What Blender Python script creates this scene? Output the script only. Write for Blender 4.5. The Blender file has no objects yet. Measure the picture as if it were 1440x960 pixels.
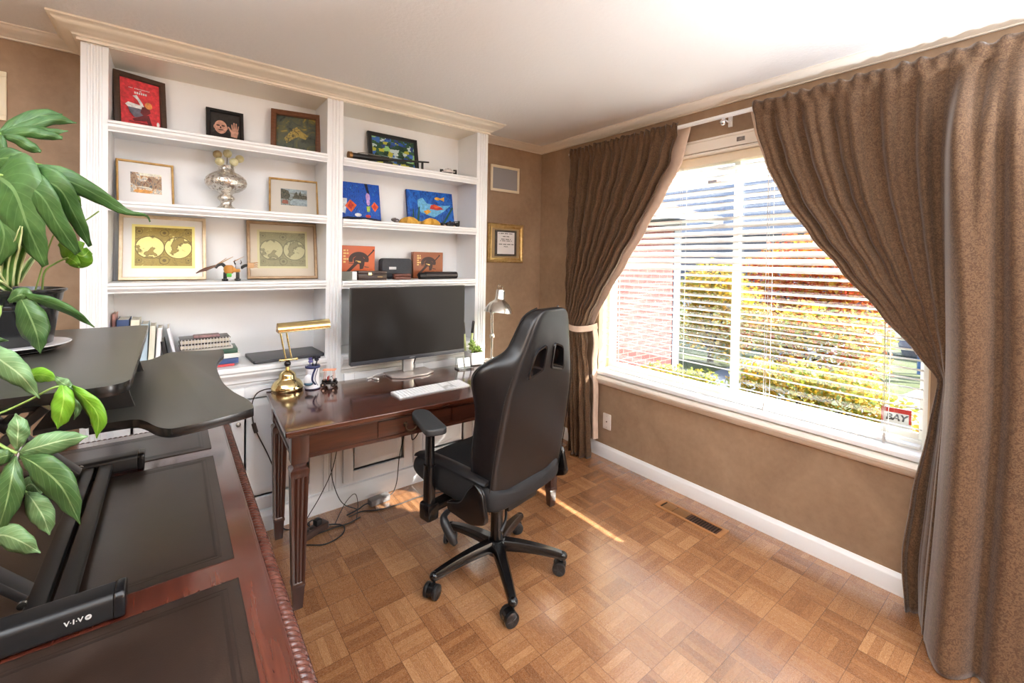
import bpy, bmesh, math, random
from math import sin, cos, pi, radians as RAD, sqrt, exp
from mathutils import Vector, Matrix, Euler, noise
random.seed(11)
SC = bpy.context.scene
COL = SC.collection
Vv = Vector

# ------------------------------------------------------------------ camera numbers (pixel -> ray, image 1440x960)
CAM_LOC = Vv((-2.57506, -2.90935, 1.45926))
CAM_YAW, CAM_PITCH, CAM_ROLL = RAD(37.76708), RAD(-0.79611), RAD(0.94329)
CAM_F, CAM_PX, CAM_PY = 616.429, 718.768, 375.237
_f = Vv((sin(CAM_YAW), cos(CAM_YAW), 0)); _r = Vv((cos(CAM_YAW), -sin(CAM_YAW), 0)); _u = Vv((0, 0, 1))
C_F = _f*cos(CAM_PITCH) + _u*sin(CAM_PITCH)
_u2 = _u*cos(CAM_PITCH) - _f*sin(CAM_PITCH)
C_R = _r*cos(CAM_ROLL) + _u2*sin(CAM_ROLL)
C_U = _u2*cos(CAM_ROLL) - _r*sin(CAM_ROLL)
def at_depth(x, y, d):
    return CAM_LOC + (C_F + C_R*((x-CAM_PX)/CAM_F) - C_U*((y-CAM_PY)/CAM_F))*d
def _ray(x, y): return C_F + C_R*((x-CAM_PX)/CAM_F) - C_U*((y-CAM_PY)/CAM_F)
def at_x(x, y, X): d = _ray(x, y); return CAM_LOC + d*((X-CAM_LOC.x)/d.x)
def at_y(x, y, Y): d = _ray(x, y); return CAM_LOC + d*((Y-CAM_LOC.y)/d.y)
def at_z(x, y, Z): d = _ray(x, y); return CAM_LOC + d*((Z-CAM_LOC.z)/d.z)

# ------------------------------------------------------------------ object helpers
ROOTM = {}
def thing(name, label, cat, loc=(0, 0, 0), rz=0.0, group=None):
    o = bpy.data.objects.new(name, None); COL.objects.link(o)
    o.empty_display_size = 0.05
    o.location = loc; o.rotation_euler = (0, 0, rz)
    o['label'] = label; o['category'] = cat
    if group: o['group'] = group
    ROOTM[o.name] = Matrix.Translation(Vv(loc)) @ Matrix.Rotation(rz, 4, 'Z')
    return o
def rootm(o):
    while o.parent is not None: o = o.parent
    return ROOTM.get(o.name, Matrix.Identity(4))
def obj(name, bm, mat, parent=None, world=False, smooth=None, label=None):
    """links one mesh object; world=True: the bmesh is in world coordinates"""
    if world and parent is not None: bm.transform(rootm(parent).inverted())
    bmesh.ops.recalc_face_normals(bm, faces=bm.faces)
    me = bpy.data.meshes.new(name); bm.to_mesh(me); bm.free()
    if smooth is not None:
        for p in me.polygons: p.use_smooth = True
        if smooth < 180:
            try: me.set_sharp_from_angle(angle=RAD(smooth))
            except Exception: pass
    for m in (mat if isinstance(mat, (list, tuple)) else [mat]): me.materials.append(m)
    o = bpy.data.objects.new(name, me); COL.objects.link(o)
    if parent is not None: o.parent = parent
    if label: o['label'] = label
    return o
def tag(o, label, cat, group=None):
    o['label'] = label; o['category'] = cat
    if group: o['group'] = group
    return o
def struct(name, bm, mat, parent=None, smooth=None):
    o = obj(name, bm, mat, parent, smooth=smooth)
    if parent is None: o['kind'] = 'structure'
    return o
def copy_thing(root, loc, rz, label, group=None):
    r = root.copy(); COL.objects.link(r); r.location = loc; r.rotation_euler = (0, 0, rz); r['label'] = label
    if group: r['group'] = group
    ROOTM[r.name] = Matrix.Translation(Vv(loc)) @ Matrix.Rotation(rz, 4, 'Z')
    for ch in list(root.children):
        c = ch.copy(); COL.objects.link(c); c.parent = r
        for g in list(ch.children):
            d = g.copy(); COL.objects.link(d); d.parent = c
    return r
def subsurf(o, n=1):
    m = o.modifiers.new('sub', 'SUBSURF'); m.levels = n; m.render_levels = n; return o

# ------------------------------------------------------------------ bmesh helpers
def BM(): return bmesh.new()
def merge(bm, tb, M=None, mi=None):
    if M is not None: tb.transform(M)
    if mi is not None:
        for f in tb.faces: f.material_index = mi
    me = bpy.data.meshes.new('tmp'); tb.to_mesh(me); tb.free(); bm.from_mesh(me); bpy.data.meshes.remove(me)
def box(bm, lo, hi, bev=0.0, seg=2, M=None, mi=None):
    tb = bmesh.new()
    lo, hi = Vv(lo), Vv(hi)
    c = (lo+hi)/2; s = hi-lo
    bmesh.ops.create_cube(tb, size=1.0, matrix=Matrix.Translation(c) @ Matrix.Diagonal((abs(s.x), abs(s.y), abs(s.z), 1)))
    if bev > 0: bmesh.ops.bevel(tb, geom=list(tb.edges), offset=bev, segments=seg, profile=0.6, affect='EDGES')
    merge(bm, tb, M, mi)
def loft(bm, rings, closed=True, caps=True, mi=0, loop=False, uv=None):
    vr = [[bm.verts.new(p) for p in r] for r in rings]
    n = len(vr[0]); R = len(vr)
    rng = n if closed else n-1
    for i in range(R if loop else R-1):
        a, b = vr[i], vr[(i+1) % R]
        for j in range(rng):
            k = (j+1) % n
            try: f = bm.faces.new((a[j], a[k], b[k], b[j])); f.material_index = mi
            except ValueError: pass
    if caps and closed and not loop:
        for r, rev in ((vr[0], True), (vr[-1], False)):
            try: f = bm.faces.new(list(reversed(r)) if rev else r); f.material_index = mi
            except ValueError: pass
    return vr
def lathe(bm, prof, seg=32, M=None, mi=0):
    tb = bmesh.new()
    rings = [[Vv((max(r, 1e-4)*cos(2*pi*k/seg), max(r, 1e-4)*sin(2*pi*k/seg), z)) for k in range(seg)] for r, z in prof]
    loft(tb, rings, True, True, mi)
    merge(bm, tb, M)
def smooth_path(pts, n=6):
    pts = [Vv(p) for p in pts]
    if len(pts) < 3: return pts
    out = []
    P = [2*pts[0]-pts[1]] + pts + [2*pts[-1]-pts[-2]]
    for i in range(1, len(P)-2):
        p0, p1, p2, p3 = P[i-1:i+3]
        for k in range(n):
            t = k/n
            out.append(0.5*((2*p1) + (-p0+p2)*t + (2*p0-5*p1+4*p2-p3)*t*t + (-p0+3*p1-3*p2+p3)*t*t*t))
    out.append(pts[-1]); return out
def tube(bm, pts, r, seg=8, caps=True, mi=0, sm=0, prof=None):
    """sweep a circle (or prof, a list of 2-D points) along pts; r number or list"""
    pts = smooth_path(pts, sm) if sm else [Vv(p) for p in pts]
    n = len(pts)
    if isinstance(r, (list, tuple)):
        rr = []
        for i in range(n):
            t = i/(n-1)*(len(r)-1); k = min(int(t), len(r)-2); rr.append(r[k]+(r[k+1]-r[k])*(t-k))
    else: rr = [r]*n
    T = []
    for i in range(n):
        d = pts[min(i+1, n-1)]-pts[max(i-1, 0)]
        T.append(d.normalized() if d.length > 1e-9 else Vv((0, 0, 1)))
    up = Vv((0, 0, 1)) if abs(T[0].z) < 0.9 else Vv((0, 1, 0))
    N = (up - T[0]*up.dot(T[0])).normalized()
    rings = []
    for i in range(n):
        N = (N - T[i]*N.dot(T[i])).normalized(); B = T[i].cross(N)
        if prof: rings.append([pts[i] + N*(a*rr[i]) + B*(b*rr[i]) for a, b in prof])
        else: rings.append([pts[i] + N*(rr[i]*cos(2*pi*k/seg)) + B*(rr[i]*sin(2*pi*k/seg)) for k in range(seg)])
    loft(bm, rings, True, caps, mi)
def cyl(bm, p0, p1, r, seg=16, mi=0): tube(bm, [p0, p1], r, seg, True, mi)
def prism(bm, poly, h, M=None, bev=0.0, mi=None, seg=2):
    """polygon in local xy extruded 0..h along z"""
    tb = bmesh.new()
    loft(tb, [[Vv((x, y, 0)) for x, y in poly], [Vv((x, y, h)) for x, y in poly]], True, True)
    bmesh.ops.recalc_face_normals(tb, faces=tb.faces)
    if bev > 0:
        ed = [e for e in tb.edges if len(e.link_faces) == 2 and (abs(e.link_faces[0].normal.z) > .9) != (abs(e.link_faces[1].normal.z) > .9)]
        bmesh.ops.bevel(tb, geom=ed, offset=bev, segments=seg, profile=0.6, affect='EDGES')
    merge(bm, tb, M, mi)
def grid(bm, f, nu, nv, mi=0, closed_u=False, uv=False):
    vs = [[bm.verts.new(f(i/(nu if closed_u else nu), j/nv)) for i in range(nu if closed_u else nu+1)] for j in range(nv+1)]
    lay = bm.loops.layers.uv.verify() if uv else None
    m = len(vs[0])
    for j in range(nv):
        for i in range(nu):
            k = (i+1) % m if closed_u else i+1
            fc = bm.faces.new((vs[j][i], vs[j][k], vs[j+1][k], vs[j+1][i])); fc.material_index = mi
            if lay:
                for lp, (a, b) in zip(fc.loops, ((i, j), (i+1, j), (i+1, j+1), (i, j+1))): lp[lay].uv = (a/nu, b/nv)
def sphere(bm, c, r, seg=16, rings=10, sc=(1, 1, 1), mi=0, M=None):
    tb = bmesh.new()
    bmesh.ops.create_uvsphere(tb, u_segments=seg, v_segments=rings, radius=r, matrix=Matrix.Translation(Vv(c)) @ Matrix.Diagonal((*sc, 1)))
    merge(bm, tb, M, mi)
def rrect(w, h, r, n=5, cx=0, cy=0):
    out = []
    for (sx, sy, a0) in ((1, 1, 0), (-1, 1, 90), (-1, -1, 180), (1, -1, 270)):
        for k in range(n+1):
            a = RAD(a0 + 90*k/n)
            out.append((cx + sx*(w/2-r) + r*cos(a), cy + sy*(h/2-r) + r*sin(a)))
    return out
def round_poly(pts, rad, n=6):
    """round the corners of a 2-D polygon; rad number or list"""
    out = []; m = len(pts)
    for i in range(m):
        r = rad[i] if isinstance(rad, (list, tuple)) else rad
        p = Vv((*pts[i], 0)); a = Vv((*pts[i-1], 0)); b = Vv((*pts[(i+1) % m], 0))
        if r <= 0: out.append(pts[i]); continue
        da, db = (a-p), (b-p)
        ra = min(r, da.length*.45, db.length*.45)
        q0, q1 = p+da.normalized()*ra, p+db.normalized()*ra
        for k in range(n+1):
            t = k/n
            q = q0*(1-t)**2 + p*2*t*(1-t) + q1*t*t
            out.append((q.x, q.y))
    return out
def text_into(bm, s, size, M, extrude=0.0004, mi=None, align='CENTER', shear=0.0, bold=0.0):
    cu = bpy.data.curves.new('t', 'FONT'); cu.body = s; cu.size = size; cu.extrude = extrude; cu.align_x = align; cu.align_y = 'CENTER'
    cu.shear = shear; cu.offset = bold; cu.resolution_u = 3
    o = bpy.data.objects.new('t', cu); COL.objects.link(o)
    dg = bpy.context.evaluated_depsgraph_get(); dg.update()
    me = bpy.data.meshes.new_from_object(o.evaluated_get(dg))
    tb = bmesh.new(); tb.from_mesh(me)
    bpy.data.objects.remove(o); bpy.data.curves.remove(cu); bpy.data.meshes.remove(me)
    merge(bm, tb, M, mi)
def boolean_cut(o, cutters):
    """subtract the cutter meshes from o (both root-local) and bake the result"""
    tmp = []
    for bmc in cutters:
        bmesh.ops.recalc_face_normals(bmc, faces=bmc.faces)
        me = bpy.data.meshes.new('cut'); bmc.to_mesh(me); bmc.free()
        c = bpy.data.objects.new('cut', me); COL.objects.link(c)
        if o.parent is not None: c.parent = o.parent
        m = o.modifiers.new('b', 'BOOLEAN'); m.operation = 'DIFFERENCE'; m.solver = 'EXACT'; m.object = c
        tmp.append(c)
    dg = bpy.context.evaluated_depsgraph_get(); dg.update()
    me = bpy.data.meshes.new_from_object(o.evaluated_get(dg))
    o.modifiers.clear(); old = o.data; o.data = me; bpy.data.meshes.remove(old)
    for c in tmp:
        d = c.data; bpy.data.objects.remove(c); bpy.data.meshes.remove(d)

# ------------------------------------------------------------------ materials
def lin(c):
    c = c/255.0
    return c/12.92 if c <= .04045 else ((c+.055)/1.055)**2.4
ALB = 1.0     # overall reflectance factor (outdoor surfaces use a lower one)
def rgb(r, g, b): return (lin(r)*ALB, lin(g)*ALB, lin(b)*ALB, 1.0)
class NT:
    def __init__(s, name):
        s.m = bpy.data.materials.new(name); s.m.use_nodes = True
        s.t = s.m.node_tree; s.n = s.t.nodes; s.l = s.t.links
        s.p = s.n.get('Principled BSDF'); s.out = s.n.get('Material Output')
    def add(s, typ, **kw):
        nd = s.n.new(typ)
        for k, v in kw.items(): setattr(nd, k, v)
        return nd
    def link(s, a, b): s.l.new(a, b)
    def val(s, sock, v):
        if hasattr(v, 'links') or isinstance(v, bpy.types.NodeSocket): s.l.new(v, sock)
        else: sock.default_value = v
    def math(s, op, a, b=None, c=None, clamp=False):
        nd = s.add('ShaderNodeMath', operation=op, use_clamp=clamp)
        s.val(nd.inputs[0], a)
        if b is not None: s.val(nd.inputs[1], b)
        if c is not None: s.val(nd.inputs[2], c)
        return nd.outputs[0]
    def mix(s, f, a, b, mode='MIX'):
        nd = s.add('ShaderNodeMix', data_type='RGBA', blend_type=mode)
        s.val(nd.inputs[0], f); s.val(nd.inputs[6], a); s.val(nd.inputs[7], b)
        return nd.outputs[2]
    def coord(s, kind='Object'):
        return s.add('ShaderNodeTexCoord').outputs[kind]
    def mapping(s, vec, scale=(1, 1, 1), rot=(0, 0, 0), loc=(0, 0, 0)):
        nd = s.add('ShaderNodeMapping'); s.link(vec, nd.inputs[0])
        nd.inputs['Scale'].default_value = scale; nd.inputs['Rotation'].default_value = rot; nd.inputs['Location'].default_value = loc
        return nd.outputs[0]
    def noise(s, vec, scale, detail=4, rough=.55, dist=0.0):
        nd = s.add('ShaderNodeTexNoise'); s.link(vec, nd.inputs['Vector'])
        nd.inputs['Scale'].default_value = scale; nd.inputs['Detail'].default_value = detail
        nd.inputs['Roughness'].default_value = rough; nd.inputs['Distortion'].default_value = dist
        return nd.outputs[0]
    def ramp(s, fac, stops, interp='LINEAR'):
        nd = s.add('ShaderNodeValToRGB'); s.link(fac, nd.inputs[0]); cr = nd.color_ramp; cr.interpolation = interp
        while len(cr.elements) < len(stops): cr.elements.new(.5)
        for e, (p, c) in zip(cr.elements, stops): e.position = p; e.color = c
        return nd.outputs[0]
    def bump(s, h, strength=.3, dist=.01):
        nd = s.add('ShaderNodeBump'); s.link(h, nd.inputs['Height'])
        nd.inputs['Strength'].default_value = strength; nd.inputs['Distance'].default_value = dist
        s.link(nd.outputs[0], s.p.inputs['Normal'])
    def base(s, v): s.val(s.p.inputs['Base Color'], v)
    def set(s, **kw):
        mp = dict(rough='Roughness', metal='Metallic', coat='Coat Weight', coatr='Coat Roughness', sheen='Sheen Weight', sheenr='Sheen Roughness', spec='Specular IOR Level', alpha='Alpha', trans='Transmission Weight', ior='IOR', ess='Emission Strength')
        for k, v in kw.items(): s.val(s.p.inputs[mp[k]], v)
MATS = {}
def mat(name, c1, c2=None, scale=8, rough=.5, metal=0, bump=0, bscale=80, bdist=.004, stretch=(1, 1, 1), coords='Object', **kw):
    if name in MATS: return MATS[name]
    t = NT(name); t.set(rough=rough, metal=metal, **kw)
    if c2 is not None or bump:
        v = t.mapping(t.coord(coords), stretch)
    if c2 is None: t.base(rgb(*c1))
    else:
        t.base(t.ramp(t.noise(v, scale), [(.3, rgb(*c1)), (.7, rgb(*c2))]))
    if bump: t.bump(t.noise(v, bscale, 3), bump, bdist)
    MATS[name] = t.m; return t.m
# ================================================================== THE ROOM
H = 2.44
XL, YR = -3.95, -4.9          # left wall, rear wall
WY0, WY1, WZ0, WZ1 = -2.535, -0.685, 0.64, 2.14     # window opening in the right wall

# ---- materials of the shell
def wall_mat():
    t = NT('tan suede wall paint'); v = t.coord('Object')
    a = t.noise(v, 2.2, 5, .6, .6); b = t.noise(v, 26, 4, .6)
    f = t.math('ADD', t.math('MULTIPLY', a, .75), t.math('MULTIPLY', b, .3))
    t.base(t.ramp(f, [(.34, rgb(142, 117, 94)), (.52, rgb(157, 131, 106)), (.72, rgb(173, 147, 121))]))
    t.set(rough=.55, spec=.35); t.bump(t.noise(v, 90, 3), .08, .003); return t.m
def ceil_mat():
    t = NT('textured white ceiling paint'); v = t.coord('Object')
    t.base(rgb(238, 238, 237)); t.set(rough=.85, spec=.2)
    t.bump(t.noise(v, 55, 3, .6), .35, .006); return t.m
def parquet_mat():
    t = NT('oak finger parquet'); v = t.coord('Object')
    B = 0.141; NS = 5
    sp = t.add('ShaderNodeSeparateXYZ'); t.link(v, sp.inputs[0])
    x = t.math('DIVIDE', t.math('ADD', sp.outputs[0], 10*B+.922-6*B), B); y = t.math('DIVIDE', t.math('ADD', sp.outputs[1], 60*B+.03), B)
    ix, iy = t.math('FLOOR', x), t.math('FLOOR', y); fx, fy = t.math('FRACT', x), t.math('FRACT', y)
    par = t.math('MODULO', t.math('ADD', t.math('ADD', ix, iy), 400), 2.0)
    par = t.math('GREATER_THAN', par, .5)
    def sel(a, b): # par ? b : a
        return t.math('ADD', t.math('MULTIPLY', a, t.math('SUBTRACT', 1, par)), t.math('MULTIPLY', b, par))
    across = sel(fx, fy); along = sel(fy, fx)
    s = t.math('MULTIPLY', across, NS); si = t.math('FLOOR', s); sf = t.math('FRACT', s)
    wn = t.add('ShaderNodeTexWhiteNoise', noise_dimensions='3D')
    cb = t.add('ShaderNodeCombineXYZ'); t.link(ix, cb.inputs[0]); t.link(iy, cb.inputs[1]); t.link(si, cb.inputs[2]); t.link(cb.outputs[0], wn.inputs['Vector'])
    wb = t.add('ShaderNodeTexWhiteNoise', noise_dimensions='2D')
    cb2 = t.add('ShaderNodeCombineXYZ'); t.link(ix, cb2.inputs[0]); t.link(iy, cb2.inputs[1]); t.link(cb2.outputs[0], wb.inputs['Vector'])
    # grain: stretched along the finger, offset per finger
    g = t.add('ShaderNodeCombineXYZ')
    t.link(t.math('ADD', t.math('MULTIPLY', across, 30*B/.141), t.math('MULTIPLY', wn.outputs[0], 90)), g.inputs[0])
    t.link(t.math('ADD', t.math('MULTIPLY', along, 3.2), t.math('MULTIPLY', wn.outputs[0], 40)), g.inputs[1])
    grain = t.noise(g.outputs[0], 1.5, 5, .62, 1.1)
    fine = t.noise(g.outputs[0], 6.0, 3, .6, .4)
    tone = t.math('ADD', t.math('MULTIPLY', wn.outputs[0], .24), t.math('ADD', t.math('MULTIPLY', wb.outputs[0], .26), t.math('MULTIPLY', grain, .80)))
    tone = t.math('ADD', tone, t.math('MULTIPLY', fine, .22))
    col = t.ramp(t.math('MULTIPLY', tone, .72), [(.24, rgb(98, 58, 34)), (.45, rgb(138, 92, 58)), (.62, rgb(162, 114, 76)), (.82, rgb(190, 144, 102))])
    # joints
    e1 = t.math('LESS_THAN', t.math('MINIMUM', sf, t.math('SUBTRACT', 1, sf)), .03)
    e2 = t.math('LESS_THAN', t.math('MINIMUM', t.math('MINIMUM', fx, t.math('SUBTRACT', 1, fx)), t.math('MINIMUM', fy, t.math('SUBTRACT', 1, fy))), .009)
    jn = t.math('ADD', t.math('MULTIPLY', e1, .28), t.math('MULTIPLY', e2, .45), clamp=True)
    t.base(t.mix(jn, col, rgb(70, 36, 18)))
    t.set(rough=t.math('ADD', .2, t.math('MULTIPLY', fine, .14)), spec=.9, coat=1.0, coatr=.2)
    t.bump(t.math('SUBTRACT', t.math('MULTIPLY', grain, .35), jn), .12, .002)
    return t.m
M_wall = wall_mat(); M_ceil = ceil_mat(); M_floor = parquet_mat()
M_trim = mat('cream gloss trim paint', (238, 230, 218), (232, 224, 212), 3, rough=.32)
M_white = mat('white gloss paint', (240, 241, 242), (236, 237, 238), 3, rough=.3)
M_vinyl = mat('white vinyl window frame', (238, 237, 230), rough=.35)

# ---- floor, ceiling, walls
bm = BM(); box(bm, (XL-.2, YR-.2, -.2), (.16, .2, 0)); struct('floor', bm, M_floor)
bm = BM(); box(bm, (XL-.2, YR-.2, H), (.16, .2, H+.2)); struct('ceiling', bm, M_ceil)
bm = BM(); box(bm, (XL-.2, 0, 0), (.16, .2, H)); struct('wall_back', bm, M_wall)
bm = BM(); box(bm, (XL-.2, YR, 0), (XL, 0, H)); struct('wall_left', bm, M_wall)
bm = BM()
box(bm, (0, YR, 0), (.16, 0, WZ0)); box(bm, (0, YR, WZ1), (.16, 0, H))
box(bm, (0, YR, WZ0), (.16, WY0, WZ1)); box(bm, (0, WY1, WZ0), (.16, 0, WZ1))
struct('wall_right', bm, M_wall)
bm = BM(); box(bm, (XL, YR-.2, 0), (0, YR, H)); struct('wall_rear', bm, M_wall)

# ---- crown moulding and baseboards
crown = [(0, 0), (0.092, 0), (0.092, -.012), (.082, -.018), (.076, -.030), (.062, -.046), (.044, -.058), (.030, -.066), (.024, -.078), (.012, -.084), (.012, -.098), (0, -.098)]
crown = [(a, b*.43) for a, b in crown]
def run_moulding(name, prof, stations, m, z0, parent=None):
    """stations: list of functions (a)->(x,y) giving the plan position at offset a from the wall"""
    bm = BM()
    loft(bm, [[Vv((*st(a), z0+b)) for a, b in prof] for st in stations], True, True)
    return struct(name, bm, m, parent, smooth=35)
BX0, BX1, BY = -2.888, -0.766, -0.277
run_moulding('trim_right', crown, [lambda a: (-a, YR), lambda a: (-a, -a), lambda a: (BX1, -a)], M_trim, H)
run_moulding('trim_left', crown, [lambda a: (XL+a, YR), lambda a: (XL+a, -a), lambda a: (BX0, -a)], M_trim, H)
base = [(0, 0), (.016, 0), (.016, .072), (.013, .080), (.008, .086), (.004, .095), (0, .095)]
run_moulding('baseboard_right', base, [lambda a: (-a, YR), lambda a: (-a, -a), lambda a: (BX1, -a)], M_white, 0)
run_moulding('baseboard_left', base, [lambda a: (XL+a, YR), lambda a: (XL+a, -a), lambda a: (BX0, -a)], M_white, 0)

# ---- the window: vinyl slider with two panes, deep returns, stool, apron and head board
def glass_mat():
    t = NT('window glass'); tr = t.add('ShaderNodeBsdfTransparent'); tr.inputs[0].default_value = (.93, .95, .95, 1)
    gl = t.add('ShaderNodeBsdfGlossy'); gl.inputs['Roughness'].default_value = .02
    lw = t.add('ShaderNodeLayerWeight'); fac = t.math('ADD', .035, t.math('MULTIPLY', t.math('POWER', lw.outputs['Facing'], 4.0), .5))
    mx = t.add('ShaderNodeMixShader'); t.link(fac, mx.inputs[0]); t.link(tr.outputs[0], mx.inputs[1]); t.link(gl.outputs[0], mx.inputs[2])
    t.link(mx.outputs[0], t.out.inputs[0]); return t.m
M_glass = glass_mat()
bm = BM()
fx0, fx1 = .115, .165
b = .04
box(bm, (fx0, WY0, WZ0), (fx1, WY0+b, WZ1), .004); box(bm, (fx0, WY1-b, WZ0), (fx1, WY1, WZ1), .004)
box(bm, (fx0, WY0+b, WZ0), (fx1, WY1-b, WZ0+.030), .004); box(bm, (fx0, WY0+b, WZ1-b), (fx1, WY1-b, WZ1), .004)
win = struct('window_1', bm, M_vinyl, smooth=40)
def sash(y0, y1, x0, x1):
    bm = BM(); s = .036
    box(bm, (x0, y0, WZ0+.02), (x1, y0+s, WZ1-.03), .003); box(bm, (x0, y1-s, WZ0+.02), (x1, y1, WZ1-.03), .003)
    box(bm, (x0, y0+s, WZ0+.02), (x1, y1-s, WZ0+.02+s), .003); box(bm, (x0, y0+s, WZ1-.03-s), (x1, y1-s, WZ1-.03), .003)
    f = obj('sash', bm, M_vinyl, win, smooth=40)
    bm = BM(); xm = (x0+x1)/2
    box(bm, (xm-.003, y0+.02, WZ0+.04), (xm+.003, y1-.02, WZ1-.04)); obj('pane', bm, M_glass, f)
sash(WY0+.02, -1.622, .145, .165); sash(-1.662, WY1-.02, .12, .143)
bm = BM()   # returns (plaster jambs) painted like the wall on the sides, white head
box(bm, (0, WY1-.006, WZ0), (.115, WY1, WZ1)); box(bm, (0, WY0, WZ0), (.115, WY0+.006, WZ1))
obj('jamb', bm, mat('cream jamb paint', (222, 196, 160), (214, 188, 152), 5, rough=.5), win)
bm = BM(); prof = [(.16, WZ0-.002), (.16, WZ0+.006), (-.028, WZ0+.006), (-.034, WZ0+.0), (-.034, WZ0-.018), (-.028, WZ0-.022), (.0, WZ0-.022), (.0, WZ0-.002)]
loft(bm, [[Vv((a, y, z)) for a, z in prof] for y in (WY0-.0, WY1+.0)], True, True)
obj('window_stool', bm, M_white, win, smooth=40)
bm = BM(); prof = [(0, WZ0-.030), (-.030, WZ0-.030), (-.044, WZ0-.036), (-.050, WZ0-.048), (-.046, WZ0-.060), (-.036, WZ0-.066), (-.032, WZ0-.075), (-.022, WZ0-.090), (-.012, WZ0-.098), (0, WZ0-.1)]
loft(bm, [[Vv((a, y, z)) for a, z in prof] for y in (WY0-.06, WY1+.03)], True, True)
obj('apron_moulding', bm, M_trim, win, smooth=35)
bm = BM(); box(bm, (-.018, WY0-.06, WZ1+.004), (.0, WY1+.03, WZ1+.07), .004); box(bm, (-.026, WY0-.06, WZ1+.064), (0, WY1+.03, WZ1+.078), .003)
box(bm, (-.012, WY0-.0, WZ1-.012), (.115, WY1, WZ1), .002)
obj('head_board', bm, M_trim, win, smooth=40)
bm = BM(); box(bm, (-.0192, -1.745, WZ1+.024), (-.018, -1.70, WZ1+.048)); obj('label_sticker', bm, mat('grey sticker', (150, 140, 130), (95, 90, 88), 60, rough=.5), win)
# ---- horizontal blind
M_slat = mat('white blind slat', (228, 227, 224), rough=.38)
t = thing('venetian_blind', 'white horizontal slat blind hanging inside the wide window', 'blind', (.07, -1.61, WZ1-.02))
bm = BM(); y0, y1 = WY0+.03, WY1-.03
box(bm, (.035, y0, WZ1-.065), (.105, y1, WZ1-.014), .004); obj('headrail', bm, mat('cream headrail', (240, 228, 206), rough=.4), t, world=True, smooth=40)
bm = BM(); zz = WZ0+.095; NSL = 0
while zz < WZ1-.075:
    tilt = -RAD(15 + 1.0*sin(NSL*1.7))
    if 1.41 < zz < 1.70: tilt = RAD(36)
    sag = 0.0015*sin(NSL*2.3)
    rings = []
    for k in range(9):
        y = y0+.006 + (y1-y0-.012)*k/8
        sg = sag*sin(pi*k/8)
        top = [(-.0255, -.0014), (-.013, .0012), (0, .0022), (.013, .0012), (.0255, -.0014)]
        pr = top + [(a, z-.0030) for a, z in reversed(top)]
        rings.append([Vv((.072 + a*cos(tilt) - z*sin(tilt), y, zz + a*sin(tilt) + z*cos(tilt) - sg)) for a, z in pr])
    loft(bm, rings, True, True)
    zz += .095 if NSL == 0 else .0432; NSL += 1
obj('slat', bm, M_slat, t, world=True, smooth=30)
bm = BM(); box(bm, (.050, y0+.006, WZ0+.0075), (.094, y1-.006, WZ0+.0225), .003); obj('bottom_rail', bm, M_slat, t, world=True, smooth=40)
M_cord = mat('blind cord', (196, 190, 186), rough=.7)
for y in (-.80, -1.33, -1.86, -2.38):
    bm = BM()
    for x in (.046, .098): cyl(bm, (x, y, WZ0+.02), (x, y, WZ1-.05), .0011, 6)
    for x in (.046,): cyl(bm, (x, y+.012, WZ0+.03), (x, y+.012, WZ1-.05), .0009, 6)
    obj('ladder_cord', bm, M_cord, t, world=True)
for y in (-1.855, -2.376):
    bm = BM(); tube(bm, [(.038, y, WZ1-.06), (.036, y+.004, 1.3), (.034, y-.002, WZ0+.03)], .0014, 6, sm=4); lathe(bm, [(.002, .02), (.006, .0), (.007, -.02), (.004, -.03)], 10, Matrix.Translation((.034, y-.002, WZ0+.035)))
    obj('pull_cord', bm, M_cord, t, world=True, smooth=60)

# ---- curtain rod
t = thing('curtain_rod', 'white curtain rod above the window between the two curtain tops', 'curtain rod', (-.085, -1.7, 2.3))
bm = BM(); cyl(bm, (-.085, -.43, 2.305), (-.085, -1.95, 2.305), .0125); cyl(bm, (-.085, -1.6, 2.305), (-.085, -3.45, 2.305), .0105); obj('rod', bm, M_white, t, world=True, smooth=50)
for y in (-.46, -1.655, -3.4):
    bm = BM(); box(bm, (-.008, y-.012, 2.26), (0, y+.012, 2.32), .002); cyl(bm, (0, y, 2.285), (-.085, y, 2.285), .005); box(bm, (-.096, y-.006, 2.282), (-.074, y+.006, 2.294), .002)
    obj('bracket', bm, M_white, t, world=True, smooth=50)
bm = BM(); sphere(bm, (-.11, -1.665, 2.262), .017); cyl(bm, (-.085, -1.66, 2.285), (-.108, -1.665, 2.266), .005)
obj('bracket_knob', bm, mat('chrome', (225, 225, 228), rough=.08, metal=1), t, world=True, smooth=60)

# ---- curtains
def curtain_mat():
    t = NT('brown damask velvet'); v = t.coord('Object')
    w = t.noise(v, 80, 3, .5, 2.2); n = t.noise(v, 150, 2)
    f = t.ramp(w, [(.43, (0, 0, 0, 1)), (.57, (1, 1, 1, 1))])
    c = t.mix(f, rgb(84, 62, 45), rgb(112, 87, 64))
    t.base(t.mix(t.math('MULTIPLY', n, .35), c, rgb(76, 55, 42)))
    t.set(rough=.78, sheen=.35, sheenr=.4, spec=.2); t.bump(n, .12, .003)
    return t.m
M_curt = curtain_mat()
M_lining = mat('beige curtain lining', (226, 202, 182), (214, 190, 170), 20, rough=.8)
def lerp(a, b, t): return a+(b-a)*t
def pwl(tab, z):
    """tab: [(z, value)...] with z descending"""
    if z >= tab[0][0]: return tab[0][1]
    for (z0, v0), (z1, v1) in zip(tab, tab[1:]):
        if z >= z1:
            k = (z0-z)/(z0-z1); k = k*k*(3-2*k)*.35 + k*.65
            return v0+(v1-v0)*k
    return tab[-1][1]
def sst(a, b, x):
    k = max(0, min(1, (x-a)/(b-a))); return k*k*(3-2*k)
ZT = 2.335
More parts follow.
